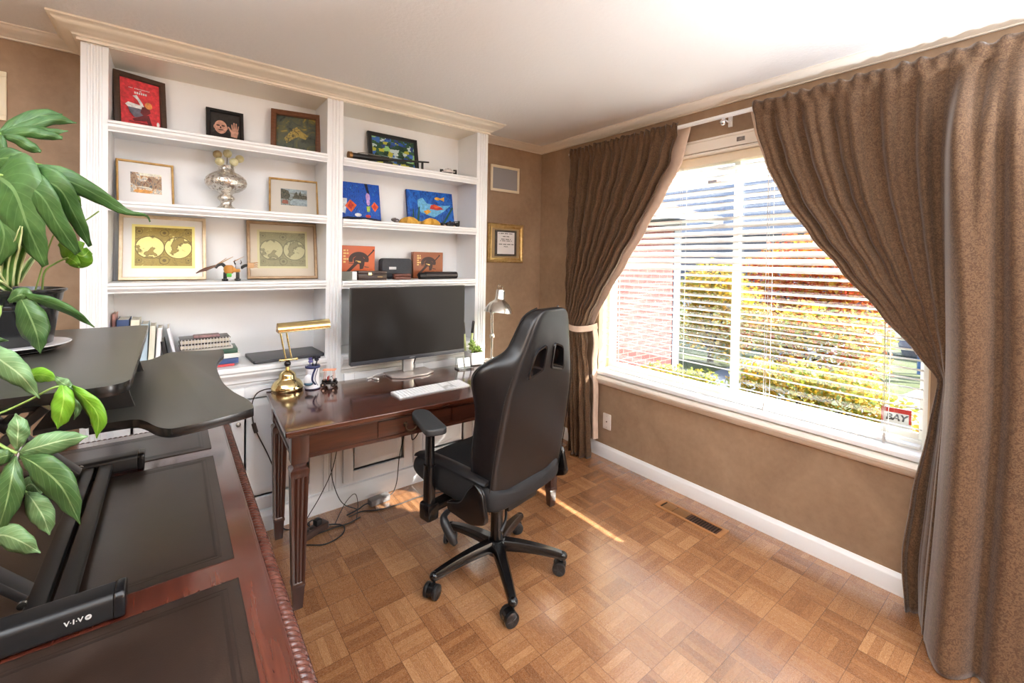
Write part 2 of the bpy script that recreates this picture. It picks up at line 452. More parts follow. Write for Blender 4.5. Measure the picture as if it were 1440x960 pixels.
def fold(u, n, ph): 
    a = pi*n*u + ph*.5 + .55*sin(2*pi*2.3*u); b = pi*n*2.07*u + ph
    return .68*(2*abs(sin(a))-1) + .30*(2*abs(sin(b))-1)
def build_curtain(fn, nu, nv, lining_u, th=.004):
    """two-sided cloth from fn(u,v); returns main, lining bmeshes"""
    bm = BM(); grid(bm, fn, nu, nv)
    bl = BM(); grid(bl, lambda u, v: fn(lining_u[0]+(lining_u[1]-lining_u[0])*u, v), 6, nv)
    return bm
# left curtain
L_in = [(2.335, -1.385), (2.1, -1.33), (1.9, -1.215), (1.7, -1.09), (1.45, -.935), (1.25, -.80), (1.08, -.70), (.965, -.645), (.85, -.66), (.5, -.70), (0, -.725)]
L_out = [(2.335, -.445), (1.3, -.445), (.95, -.47), (.5, -.50), (0, -.535)]
def left_fn(u, v, off=0.0, ext=0.0):
    z = ZT - (ZT-.006)*v
    zc = z - .10*u*(1-u)*sin(pi*min(1, v*1.7))*0   # no sag
    yi = pwl(L_in, z) - ext; yo = pwl(L_out, z)
    y = lerp(yo, yi, u)
    amp = pwl([(2.335, .012), (2.31, .004), (2.29, .010), (2.1, .034), (1.4, .046), (.965, .045), (.7, .05), (0, .06)], z)
    fr = fold(u, 9, .6) if z > 1.0 else fold(u, 9, .6)*sst(.5, 1.0, z) + fold(u, 4.5, 1.2)*(1-sst(.5, 1.0, z))
    x = -.088 - .010*v - amp*fr - pwl([(2.335, 0), (1.4, .01), (.965, .035), (.6, .03), (0, .03)], z)*sin(pi*u)
    k2 = sst(2.268, 2.288, z); x = x*(1-k2) + k2*(-.106 - .005*sin(u*2*pi*23))
    if z > 2.318: x = -.098 - .010*sin(u*2*pi*23)
    return Vv((min(x+off, -.022), y + .004*sin(40*z+9*u), z + (.006*sin(u*2*pi*19)+.004*sin(u*71) if v == 0 else 0)))
def left_lining(u, v):
    z = 2.325 - 1.34*v; yi = pwl(L_in, z); e = lerp(.052, .022, sst(0, 1, v))
    return Vv((-.040 + .004*sin(5*u+6*v), lerp(yi+.06, yi-e, u), z))
def right_lining(u, v):
    z = 2.325 - 1.24*v; yi = pwl(R_in, z); e = lerp(.034, .014, sst(0, 1, v))
    return Vv((-.040 + .004*sin(5*u+6*v), lerp(yi-.06, yi+e, u), z))
t = thing('curtain', 'narrower brown curtain beside the room corner, swept back in a tie', 'curtain', (-.09, -.6, 0))
bm = BM(); grid(bm, left_fn, 150, 90); o = obj('drape', bm, M_curt, t, world=True, smooth=180); m = o.modifiers.new('s', 'SOLIDIFY'); m.thickness = .003
bm = BM(); grid(bm, left_lining, 8, 60); o = obj('lining', bm, M_lining, t, world=True, smooth=180); m = o.modifiers.new('s', 'SOLIDIFY'); m.thickness = .002
bm = BM(); tube(bm, [(-.10, -.46, .985), (-.165, -.53, .962), (-.165, -.62, .955), (-.09, -.685, .965), (-.03, -.70, .98)], 1, sm=5, prof=[(.022, -.003), (.022, .003), (-.022, .003), (-.022, -.003)])
obj('tieback', bm, M_lining, t, world=True, smooth=40)
bm = BM(); tube(bm, [(-.05, -.69, .96), (-.045, -.705, .85), (-.055, -.70, .7), (-.05, -.715, .5), (-.05, -.715, .3), (-.06, -.73, .14)], 1, sm=5, prof=[(.006, -.026), (-.002, -.012), (.005, .002), (-.003, .014), (.004, .024), (-.004, .024), (-.010, .014), (-.004, .002), (-.010, -.012), (-.003, -.026)])
obj('tieback_tail', bm, M_lining, t, world=True, smooth=60)
# right curtain: swag held behind the straight fall
R_in = [(2.335, -1.815), (2.2, -1.84), (2.0, -1.90), (1.8, -1.985), (1.6, -2.11), (1.45, -2.225), (1.25, -2.38), (1.1, -2.50), (1.0, -2.57), (.8, -2.545), (.5, -2.50), (.25, -2.475), (.18, -2.475), (0, -2.49)]
US = .46
def right_fn(u, v, off=0.0, ext=0.0):
    z = ZT - (ZT-.004)*v
    yi = pwl(R_in, z) + ext
    yj = pwl([(2.335, -2.60), (1.9, -2.585), (1.0, -2.60), (.6, -2.59), (0, -2.57)], z)   # seam between swag and fall
    if u < US: y = lerp(yi, yj, u/US)
    else: y = lerp(yj, -3.62, (u-US)/(1-US))
    a1 = pwl([(2.335, .012), (2.31, .004), (2.29, .010), (2.1, .034), (1.5, .036), (1.0, .016), (.6, .03), (0, .035)], z)
    a2 = pwl([(2.335, .012), (2.31, .004), (2.29, .010), (2.1, .034), (1.5, .042), (.8, .05), (0, .06)], z)
    k = sst(US-.012, US+.014, u)
    sw = sst(.95, 1.9, z); fr = (fold(u, 13, 1.9)*sw + fold(u, 3.4, 1.2)*(1-sw))*(1-k) + (fold(u, 13, 1.9)*sst(1.2, 2.1, z) + fold(u, 6.2, .4)*(1-sst(1.2, 2.1, z)))*k
    lift = .125*k*sst(.0, .35, 2.3-z)
    swing = pwl([(2.335, 0), (1.9, .01), (1.0, .03), (.3, .075), (0, .11)], z)*sst(.12, .5, u)
    x = -.088 - lift - swing - (a1*(1-k)+a2*k)*fr
    x -= sst(.05, .5, 2.3-z)*(.035*exp(-((u-US-.032)/.020)**2) - .045*exp(-((u-US-.078)/.013)**2))
    k2 = sst(2.268, 2.288, z); x = x*(1-k2) + k2*(-.106 - .005*sin(u*2*pi*31))
    if z > 2.318: x = -.098 - .010*sin(u*2*pi*31)
    return Vv((min(x+off, -.024), y, z + (.006*sin(u*2*pi*23)+.004*sin(u*71) if v == 0 else 0)))
t = thing('curtain', 'wide brown curtain in the right foreground, swagged across the window top', 'curtain', (-.09, -2.9, 0))
bm = BM(); grid(bm, right_fn, 230, 100); o = obj('drape', bm, M_curt, t, world=True, smooth=180); m = o.modifiers.new('s', 'SOLIDIFY'); m.thickness = .003
bm = BM(); grid(bm, right_lining, 8, 60); o = obj('lining', bm, M_lining, t, world=True, smooth=180); m = o.modifiers.new('s', 'SOLIDIFY'); m.thickness = .002

# ---- wall fittings
M_ivory = mat('ivory plastic', (236, 224, 196), rough=.4)
M_grille = mat('grey speaker cloth', (150, 148, 150), (162, 160, 160), 300, rough=.8)
def speaker(cx, cz, w, h, label):
    t = thing('speaker_grille', label, 'wall speaker', (cx, 0, cz-h/2), 0, None)
    bm = BM(); f = .022
    for lo, hi in (((-w/2, -.012, 0), (w/2, 0, f)), ((-w/2, -.012, h-f), (w/2, 0, h)), ((-w/2, -.012, f), (-w/2+f, 0, h-f)), ((w/2-f, -.012, f), (w/2, 0, h-f))): box(bm, lo, hi, .003)
    obj('frame', bm, M_ivory, t, smooth=40)
    bm = BM(); box(bm, (-w/2+f-.002, -.007, f-.002), (w/2-f+.002, 0, h-f+.002)); obj('grille_cloth', bm, M_grille, t)
speaker(-.403, 2.131, .295, .213, 'ivory framed flush speaker on the tan wall above the gold framed plaque')
speaker(-3.30, 2.146, .295, .213, 'ivory framed flush speaker on the dark wall left of the bookcase')
# gold framed plaque
t = thing('framed_plaque', 'gold framed certificate plaque on the tan wall below the speaker', 'plaque', (-.388, 0, 1.445))
w, h = .362, .318; bm = BM()
prof = [(0, 0), (0, -.016), (.008, -.024), (.018, -.022), (.026, -.014), (.034, -.016), (.038, -.01), (.038, 0)]
rings = []
for sx, sy in ((-1, 0), (1, 0), (1, 1), (-1, 1)):
    rings.append([Vv((sx*(w/2-a), b, (h-a) if sy else a)) for a, b in prof])
loft(bm, rings, True, False, loop=True); obj('frame', bm, mat('aged gold leaf', (206, 166, 96), (232, 200, 140), 40, rough=.35, metal=.7), t, smooth=40)
bm = BM(); box(bm, (-w/2+.03, -.008, .03), (w/2-.03, 0, h-.03)); obj('mat_board', bm, mat('sand mat board', (172, 146, 104), rough=.7), t)
bm = BM(); box(bm, (-.112, -.0115, .052), (.112, -.008, h-.052), .001); obj('plate', bm, mat('dark pewter plate', (88, 82, 78), (110, 104, 98), 30, rough=.35, metal=.5), t)
bm = BM(); box(bm, (-.088, -.0125, .070), (.088, -.0115, h-.068)); pp = obj('paper', bm, mat('white certificate paper', (236, 232, 230), rough=.5), t)
bm = BM()
for zz, ww in ((.238, .15), (.214, .066), (.192, .10), (.178, .118), (.150, .162)):
    n = int(ww/.0085); 
    for k in range(n):
        if (k*7+int(zz*1000)) % 5 == 0: continue
        box(bm, (-ww/2+k*ww/n, -.0130, zz-.0035), (-ww/2+(k+.72)*ww/n, -.0125, zz+.0035))
text_into(bm, 'M.B.A.', .017, Matrix.Translation((0, -.0127, .131)) @ Matrix.Rotation(RAD(90), 4, 'X'))
obj('lettering', bm, mat('dark print ink', (60, 56, 54), rough=.6), pp)
bm = BM()
for sx in (-1, 1):
    for zz in (.06, h-.06):
        bm = BM(); sphere(bm, (sx*.102, -.012, zz), .004, 10, 6); obj('mounting_pin', bm, mat('brass pin', (220, 200, 150), rough=.25, metal=1), t, smooth=60)
# wall plate
t = thing('wall_plate', 'ivory cable outlet plate low on the wall below the window', 'outlet', (0, -.787, .215))
bm = BM(); prism(bm, rrect(.073, .117, .006), .006, Matrix.Translation((0, 0, .0585)) @ Matrix(((0, 0, -1, 0), (1, 0, 0, 0), (0, 1, 0, 0), (0, 0, 0, 1))), .002); obj('plate', bm, mat('white plate plastic', (236, 230, 222), rough=.35), t, smooth=40)
bm = BM(); cyl(bm, (-.005, 0, .0585), (-.010, 0, .0585), .005, 12); obj('jack', bm, mat('dark brass jack', (110, 96, 80), rough=.4, metal=.8), t, smooth=40)
bm = BM()
for z in (.018, .099):
    bm = BM(); cyl(bm, (-.0055, 0, z), (-.0072, 0, z), .0032, 10); obj('screw', bm, mat('plate screw', (196, 190, 180), rough=.4), t, smooth=40)
# floor register
t = thing('floor_register', 'wooden floor vent with dark slots set into the parquet by the window wall', 'floor vent', (-.211, -1.575, 0))
W, L = .108, .40; w, l = .072, .345; bm = BM()
M_oakv = mat('light oak', (176, 124, 80), (160, 108, 66), 30, rough=.4, stretch=(20, 1, 1))
for lo, hi in (((-W/2, -L/2, 0), (-w/2, L/2, .005)), ((w/2, -L/2, 0), (W/2, L/2, .005)), ((-w/2, -L/2, 0), (w/2, -l/2, .005)), ((-w/2, l/2, 0), (w/2, L/2, .005))): box(bm, lo, hi, .0015)
obj('frame', bm, M_oakv, t, smooth=40)
bm = BM(); box(bm, (-w/2, -l/2, .0002), (w/2, l/2, .0008)); obj('duct_opening', bm, mat('dark duct', (24, 14, 10), rough=.8), t)
bm = BM()
for k in range(11): y = -l/2+.004+k*.0155; box(bm, (-w/2, y, .0006), (w/2, y+.0055, .004), .0008)
box(bm, (-w/2, -.002, .0006), (w/2, .006, .004), .0008)
obj('slot_bar', bm, mat('dark walnut slat', (72, 40, 26), rough=.4), t)
bm = BM(); box(bm, (-w/2, .010, .0006), (w/2, .092, .0042), .001); box(bm, (-w/2, .096, .0006), (w/2, l/2-.012, .0042), .001)
obj('closed_damper', bm, mat('worn oak damper', (140, 100, 62), (118, 80, 46), 40, rough=.4, stretch=(1, 12, 1)), t, smooth=40)
# ================================================================== BUILT-IN BOOKCASE
M_book = mat('white bookcase paint', (238, 240, 242), (233, 235, 238), 3, rough=.34)
bk = thing('built_in_bookcase', 'white built-in bookcase with fluted pilasters, crown and panelled base doors', 'bookcase', (-1.827, BY, 0))
bays = ((-2.799, -1.876), (-1.788, -.858)); pil = ((BX0, -2.799), (-1.876, -1.788), (-.858, BX1))
bm = BM(); box(bm, (BX0+.01, -.012, .0), (BX1-.01, -.001, 2.41)); obj('back_panel', bm, M_book, bk, world=True)
def groove_plan(x0, x1, yb, yf):
    pts = [(x0, yb), (x0, yf)]
    w = x1-x0; g = .0062
    for k in range(3):
        c = x0 + w*(.29+.21*k)
        for i in range(7):
            a = pi*i/6; pts.append((c - g*cos(a), yf + .007*sin(a)))
    pts += [(x1, yf), (x1, yb)]
    return pts
for x0, x1 in pil:
    bm = BM(); pl = groove_plan(x0, x1, -.012, BY)
    loft(bm, [[Vv((x, y, z)) for x, y in pl] for z in (.0, 2.372)], True, True)
    obj('pilaster', bm, M_book, bk, world=True, smooth=35)
bm = BM(); cp = [(a, b*1.62) for a, b in crown]
st = [lambda a: (BX0-a, -.001), lambda a: (BX0-a, BY-a), lambda a: (BX1+a, BY-a), lambda a: (BX1+a, -.001)]
loft(bm, [[Vv((*s(a), H-.0005+b)) for a, b in cp] for s in st], True, True)
box(bm, (BX0, BY, 2.368), (BX1, -.012, 2.438))
obj('crown', bm, mat('cream crown paint', (240, 232, 216), (236, 228, 212), 3, rough=.34), bk, world=True, smooth=35)
nose = [(-.01, 0), (-.295, 0), (-.299, -.004), (-.299, -.012), (-.293, -.016), (-.293, -.026), (-.287, -.034), (-.281, -.040), (-.281, -.046), (-.262, -.046), (-.262, -.022), (-.01, -.022)]
SHL = ((2.05, 1.70, 1.33), (2.045, 1.688, 1.326))
for (x0, x1), zs in zip(bays, SHL):
    for z in zs:
        bm = BM(); loft(bm, [[Vv((x, y, z+b)) for y, b in nose] for x in (x0+.0005, x1-.0005)], True, True)
        obj('shelf', bm, M_book, bk, world=True, smooth=30)
CT = .893
cn = [(-.01, 0), (-.318, 0), (-.324, -.006), (-.324, -.022), (-.316, -.030), (-.316, -.040), (-.308, -.052), (-.298, -.062), (-.292, -.074), (-.292, -.084), (-.284, -.092), (-.284, -.10), (-.01, -.10)]
for x0, x1 in bays:
    bm = BM(); loft(bm, [[Vv((x, y, CT+b)) for y, b in cn] for x in (x0+.0005, x1-.0005)], True, True)
    obj('countertop', bm, M_book, bk, world=True, smooth=30)
    bm = BM(); box(bm, (x0, -.262, .0), (x1, -.012, CT-.1)); obj('cabinet_body', bm, M_book, bk, world=True)
    xm = (x0+x1)/2
    for d0, d1, hs in ((x0+.02, xm-.006, 1), (xm+.006, x1-.02, -1)):
        z0, z1, f = .125, CT-.115, .058
        bm = BM()
        for lo, hi in (((d0, -.284, z0), (d0+f, -.262, z1)), ((d1-f, -.284, z0), (d1, -.262, z1)), ((d0+f, -.284, z0), (d1-f, -.262, z0+f)), ((d0+f, -.284, z1-f), (d1-f, -.262, z1))): box(bm, lo, hi, .003)
        # raised centre panel with a sloping field
        a0, a1, b0, b1 = d0+f, d1-f, z0+f, z1-f
        rg = []
        for ins, y in ((0, -.266), (.010, -.266), (.012, -.270), (.045, -.281), (.048, -.281)):
            rg.append([Vv((a0+ins, y, b0+ins)), Vv((a1-ins, y, b0+ins)), Vv((a1-ins, y, b1-ins)), Vv((a0+ins, y, b1-ins))])
        loft(bm, rg, True, True)
        dr = obj('door', bm, M_book, bk, world=True, smooth=25)
        kx = d1-.03 if hs > 0 else d0+.03
        bm = BM(); lathe(bm, [(.004, 0), (.004, .010), (.011, .016), (.012, .022), (.008, .027), (0, .028)], 14, Matrix.Translation((kx, -.284, .60)) @ Matrix.Rotation(RAD(90), 4, 'X')); obj('knob', bm, mat('brushed nickel', (190, 186, 178), rough=.3, metal=1), dr, world=True, smooth=60)
bm = BM(); pf = [(-.012, 0), (-.298, 0), (-.298, .075), (-.294, .085), (-.286, .095), (-.284, .105), (-.262, .105), (-.012, .105)]
loft(bm, [[Vv((x, y, z)) for y, z in pf] for x in (BX0-.008, BX1+.008)], True, True); obj('plinth', bm, M_book, bk, world=True, smooth=30)

# ------------------------------------------------------------------ flat picture helpers
def tilt(lean): return Matrix.Rotation(-lean, 4, 'X')
def flat(bm, poly, y, mi=0):
    """polygon in the picture plane (x, z), facing the room"""
    vs = [bm.verts.new((a, y, b)) for a, b in poly]
    f = bm.faces.new(vs); f.material_index = mi
    bmesh.ops.triangulate(bm, faces=[f])
def ell(cx, cz, rx, rz, n=28, a0=0, rot=0):
    out = []
    for k in range(n):
        a = 2*pi*k/n; x, z = rx*cos(a), rz*sin(a)
        out.append((cx+x*cos(rot)-z*sin(rot), cz+x*sin(rot)+z*cos(rot)))
    return out
def rect(x0, z0, x1, z1): return [(x0, z0), (x1, z0), (x1, z1), (x0, z1)]
def frame_ring(w, h, prof):
    bm = BM(); rings = []
    for sx, sy in ((-1, 0), (1, 0), (1, 1), (-1, 1)):
        rings.append([Vv((sx*(w/2-a), b, (h-a) if sy else a)) for a, b in prof])
    loft(bm, rings, True, False, loop=True); return bm
def place(o_bm, lean): o_bm.transform(tilt(lean)); return o_bm
def flatprof(fw, d, lip=.004):
    return [(0, 0), (0, -d), (fw*.18, -d-.002), (fw*.82, -d-.001), (fw, -d+lip), (fw, 0)]
M_back = mat('brown backing board', (120, 92, 66), rough=.8)
def picture(label, cx, zb, w, h, rz, y0, fw, depth, fm, fprof=None, cat='picture'):
    """a framed picture leaning back on its shelf; returns (root, lean, inner width, inner height)"""
    lean = math.asin(min(.5, max(.02, (-y0-.018-w/2*abs(sin(rz)))/h)))
    t = thing('picture_frame', label, cat, (cx, y0-.002, zb+.0015), rz)
    obj('frame', place(frame_ring(w, h, fprof or flatprof(fw, depth)), lean), fm, t, smooth=35)
    bm = BM(); box(bm, (-w/2+fw*.5, -depth*.35, fw*.5), (w/2-fw*.5, -.001, h-fw*.5)); obj('backing', place(bm, lean), M_back, t)
    return t, lean
def pic_mesh(name, t, lean, mats, shapes, y, label=None):
    bm = BM()
    for k, (poly, mi) in enumerate(shapes): flat(bm, poly, y-.00025*k, mi)
    bm.transform(tilt(lean)); return obj(name, bm, mats, t, label=label)
def C(name, r, g, b, rough=.55):
    k = lambda f: tuple(max(0, min(255, int(q*f))) for q in (r, g, b))
    return mat(name, k(.84), k(1.1), 60, rough=rough)

# ---- top left shelf
M_dkwood = mat('dark walnut frame', (58, 38, 26), (78, 54, 38), 40, rough=.45, stretch=(1, 1, 6))
t, ln = picture('red poster in a dark walnut frame, top shelf beside the left pilaster', -2.697, 2.05, .205, .282, RAD(21), -.085, .024, .020, M_dkwood)
pic_mesh('print', t, ln, [C('poster red', 222, 62, 70), C('poster white', 236, 232, 236), C('poster grey', 110, 108, 122), C('poster maroon', 110, 34, 40), C('poster orange', 232, 150, 84)],
    [(rect(-.08, .022, .08, .262), 0)] + [(rect(-.044+.0055*k, .2145, -.0405+.0055*k, .2185), 1) for k in range(15) if k not in (3,)] + [(rect(-.004, .204, .004, .208), 1)] + [(rect(-.024+.0085*k, .190, -.018+.0085*k, .200), 1) for k in range(6)] +
    [([(-.062, .128), (-.05, .142), (.012, .134), (.0, .118), (-.045, .112)], 1), ([(-.032, .176), (-.016, .184), (.006, .148), (.012, .132), (.0, .132), (-.014, .16)], 1),
     ([(-.052, .118), (.0, .118), (.012, .088), (-.026, .07), (-.044, .092)], 2), ([(.004, .13), (.03, .138), (.038, .108), (.012, .084), (-.004, .1)], 3), ([(-.036, .062), (.01, .09), (.03, .094), (.044, .036), (.034, .03), (.02, .064), (-.028, .052)], 3),
     (ell(.03, .142, .015, .017), 4), (rect(.044, .03, .062, .046), 1), (ell(.066, .056, .006, .014, 14), 1), (rect(-.05, .046, .03, .050), 3)], -.010)
M_blackf = mat('black frame', (24, 21, 20), rough=.4)
t, ln = picture('small black framed photo of a waving person in dark clothes, top shelf', -2.347, 2.05, .172, .205, RAD(2), -.06, .018, .018, M_blackf)
hand = [(.036, .078), (.052, .076), (.064, .092), (.0655, .118), (.064, .132), (.060, .131), (.058, .112), (.0565, .138), (.052, .138), (.0505, .113), (.047, .139), (.0425, .138), (.0435, .112), (.038, .132), (.034, .129), (.0365, .106), (.030, .104), (.022, .118), (.018, .115), (.026, .096)]
pic_mesh('photo', t, ln, [C('photo charcoal', 52, 50, 50, .3), C('photo skin', 206, 158, 138, .3), C('photo jumper', 34, 33, 34, .3), C('photo dark', 80, 54, 46, .3)],
    [(rect(-.07, .016, .07, .189), 0), ([(-.07, .016), (.07, .016), (.066, .06), (.03, .076), (.0, .084), (-.045, .082), (-.068, .06)], 2), (ell(-.020, .108, .029, .038), 1), (ell(-.032, .116, .0085, .005), 3), (ell(-.009, .116, .0085, .005), 3), (ell(-.020, .092, .013, .0035), 3), (ell(-.021, .105, .004, .007), 3), (ell(-.049, .106, .004, .009), 1), (ell(.0085, .106, .004, .009), 1), ([(.026, .060), (.054, .056), (.062, .090), (.058, .108), (.032, .108), (.026, .092)], 1)] + [(q_, 1) for q_ in ([(.030, .104), (.037, .106), (.034, .132), (.028, .131)], [(.0385, .107), (.0455, .107), (.0440, .143), (.0385, .143)], [(.047, .107), (.054, .106), (.0545, .140), (.0495, .141)], [(.0555, .104), (.061, .101), (.0645, .126), (.0605, .128)], [(.027, .080), (.030, .096), (.016, .116), (.012, .112)])], -.008)
M_walnut = mat('reddish walnut frame', (92, 56, 34), (116, 74, 48), 30, rough=.42, stretch=(1, 1, 5))
t, ln = picture('deep walnut framed painting in murky green and gold, top shelf right end', -2.0, 2.05, .262, .262, RAD(-11), -.085, .028, .032, M_walnut)
def swirl(name, stops, scale, dist, stretch=(1, 1, 1), vor=False, rough=.5):
    nt = NT(name); v = nt.mapping(nt.coord('Object'), stretch)
    nt.base(nt.ramp(nt.noise(v, scale, 5, .62, dist), [(p, rgb(*c)) for p, c in stops])); nt.set(rough=rough)
    return nt.m
M_gp = swirl('murky green painting', [(.3, (42, 48, 44)), (.45, (78, 86, 76)), (.56, (96, 96, 66)), (.66, (176, 150, 62)), (.78, (70, 72, 62))], 13, 1.5)
pic_mesh('painting', t, ln, [M_gp, swirl('gold figure paint', [(.38, (84, 80, 54)), (.5, (176, 154, 78)), (.6, (92, 86, 60))], 34, 1.5)], [(rect(-.105, .026, .105, .236), 0), ([(-.062, .10), (-.02, .16), (.004, .176), (.03, .15), (.066, .13), (.05, .104), (.01, .116), (-.02, .096), (-.05, .07)], 1)], -.012)

# ---- second shelf
M_goldf = mat('thin gold frame', (170, 130, 74), (204, 164, 104), 30, rough=.32, metal=.75)
def matted(label, cx, zb, w, h, rz, y0, fw, mw, shapes, mats, matc, fm=M_goldf, dep=.016, extra=None):
    t, ln = picture(label, cx, zb, w, h, rz, y0, fw, dep, fm)
    pic_mesh('mat_board', t, ln, [mat('mat board '+str(matc), matc, rough=.7)], [(rect(-w/2+fw-.001, fw-.001, w/2-fw+.001, h-fw+.001), 0)], -.007)
    pic_mesh('print', t, ln, mats, shapes, -.0078)
    return t, ln
M_warmcity = swirl('warm street scene print', [(.3, (96, 76, 66)), (.42, (190, 140, 90)), (.52, (236, 222, 200)), (.62, (150, 160, 168)), (.75, (214, 170, 110))], 70, 1.2, (1, 1, .6))
matted('gold framed warm toned city print on white mat, second shelf beside left pilaster', -2.676, 1.70, .222, .222, RAD(9), -.075, .009, .05,
    [(rect(-.058, .062, .062, .165), 0), ([(-.058, .11), (-.058, .165), (-.04, .165), (-.03, .13), (-.02, .12), (0, .124), (.012, .15), (.03, .15), (.05, .14), (.062, .15), (.062, .085), (.02, .09), (-.02, .085)], 1), ([(-.05, .066), (-.02, .062), (.01, .062), (.03, .072), (.0, .08), (-.04, .078)], 2), ([(-.03, .165), (.062, .165), (.062, .156), (-.02, .15)], 3), ([(-.048, .088), (-.02, .096), (.01, .094), (.03, .086), (.01, .089), (-.02, .090)], 3)],
    [M_warmcity, swirl('slate buildings', [(.35, (70, 84, 98)), (.5, (180, 150, 120)), (.65, (110, 74, 60))], 120, .6, (1, 1, .4)), C('print orange', 226, 160, 84), C('print pale sky', 240, 232, 216)], (240, 238, 238))
M_canalp = swirl('canal scene print', [(.32, (58, 66, 60)), (.45, (112, 118, 108)), (.56, (150, 160, 160)), (.7, (90, 74, 60))], 80, 1.0)
matted('gold framed grey canal print with dark trees, second shelf right end', -2.005, 1.70, .262, .222, RAD(-6), -.075, .010, .05,
    [(rect(-.07, .062, .07, .162), 0), (rect(-.07, .14, .07, .162), 1), ([(.0, .12), (.012, .15), (.022, .126), (.034, .156), (.04, .128), (.06, .13), (.07, .12), (.07, .105), (-.01, .105)], 2), ([(-.07, .1), (-.07, .16), (-.05, .158), (-.03, .15), (-.02, .12), (-.03, .098)], 2), ([(-.02, .066), (.07, .064), (.07, .1), (.0, .102), (-.02, .09)], 1), ([(-.065, .072), (-.03, .07), (-.034, .092), (-.06, .094)], 3)],
    [M_canalp, C('print grey blue', 150, 166, 172), swirl('dark foliage print', [(.4, (46, 54, 44)), (.6, (98, 92, 74))], 140, .5), C('print rust', 150, 92, 74)], (206, 200, 190))
# mercury glass vase with dried ball flowers
t = thing('footed_vase', 'silver mercury glass footed vase on second shelf', 'vase', (-2.347, -.13, 1.7005))
def mercury():
    nt = NT('mercury glass'); v = nt.coord('Object'); n = nt.noise(v, 60, 4, .6, .5)
    nt.base(nt.ramp(n, [(.35, rgb(150, 138, 124)), (.5, rgb(222, 216, 206)), (.7, rgb(240, 238, 232))])); nt.set(rough=nt.ramp(n, [(.3, (.35, .35, .35, 1)), (.7, (.1, .1, .1, 1))]), metal=.85)
    vo = nt.add('ShaderNodeTexVoronoi'); vo.inputs['Scale'].default_value = 130; nt.link(v, vo.inputs['Vector'])
    nt.bump(vo.outputs[0], .6, .003); return nt.m
M_merc = mercury()
vp = [(.0, 0), (.054, 0), (.055, .006), (.044, .014), (.030, .024), (.024, .036), (.026, .048), (.037, .058), (.040, .066), (.036, .075), (.026, .083), (.030, .0935), (.061, .105), (.078, .116), (.0905, .130), (.0965, .150), (.0905, .170), (.078, .184), (.061, .196), (.042, .205), (.036, .213), (.036, .224)]
bm = BM(); lathe(bm, vp, 40)
obj('vase_body', bm, M_merc, t, smooth=60)
bm = BM(); lathe(bm, [(.035, .224), (.042, .2365), (.040, .2375), (.033, .224)], 36); obj('rim', bm, M_merc, t, smooth=60)
bm = BM()
for k in range(16):
    a = 2*pi*k/16; c = Vv((.0905*cos(a), .0905*sin(a), .152)); sphere(bm, c, .0058, 8, 6, (1, 1, 1.5))
obj('beaded_band', bm, mat('tarnished silver', (168, 150, 130), (120, 100, 84), 60, rough=.3, metal=.8), t, smooth=60)
fl = [(306, 217, -.02, 'brown tinged dried ball flower furthest left in the silver vase'), (320, 216, .0, 'tallest dried ball flower, in the middle of the silver vase'), (309, 227, -.05, 'low pale dried ball flower at the front left of the silver vase'), (329, 228, -.04, 'low dried ball flower at the front right of the silver vase'), (337, 223.5, .03, 'dried ball flower furthest right, behind its neighbour in the silver vase')]
M_ball = mat('pale yellow dried flower', (196, 188, 138), (226, 220, 184), 60, rough=.8, bump=.5, bscale=160)
M_ballb = mat('browned dried flower', (140, 112, 76), (196, 184, 140), 50, rough=.8, bump=.5, bscale=160)
for k, (px, py, dy, lb) in enumerate(fl):
    c = at_y(px, py, -.13+dy*.7); b0 = Vv((-2.347+(c.x+2.347)*.2, -.13+dy*.2, 1.915))
    ft = thing('dried_flower', lb, 'dried flower', tuple(b0), 0, 'dried ball flowers in the silver vase')
    bm = BM(); tb = bmesh.new(); bmesh.ops.create_icosphere(tb, subdivisions=3, radius=.021)
    for v in tb.verts: v.co *= 1 + .05*noise.noise(v.co*220)
    merge(bm, tb, Matrix.Translation(c)); obj('flower_head', bm, M_ballb if k == 0 else M_ball, ft, world=True, smooth=180)
    bm = BM(); tube(bm, [b0, (b0*.4+c*.6)+Vv((0, 0, .004)), c], .0022, 6, sm=3); obj('stem', bm, mat('dry stem', (96, 84, 66), rough=.8), ft, world=True, smooth=60)

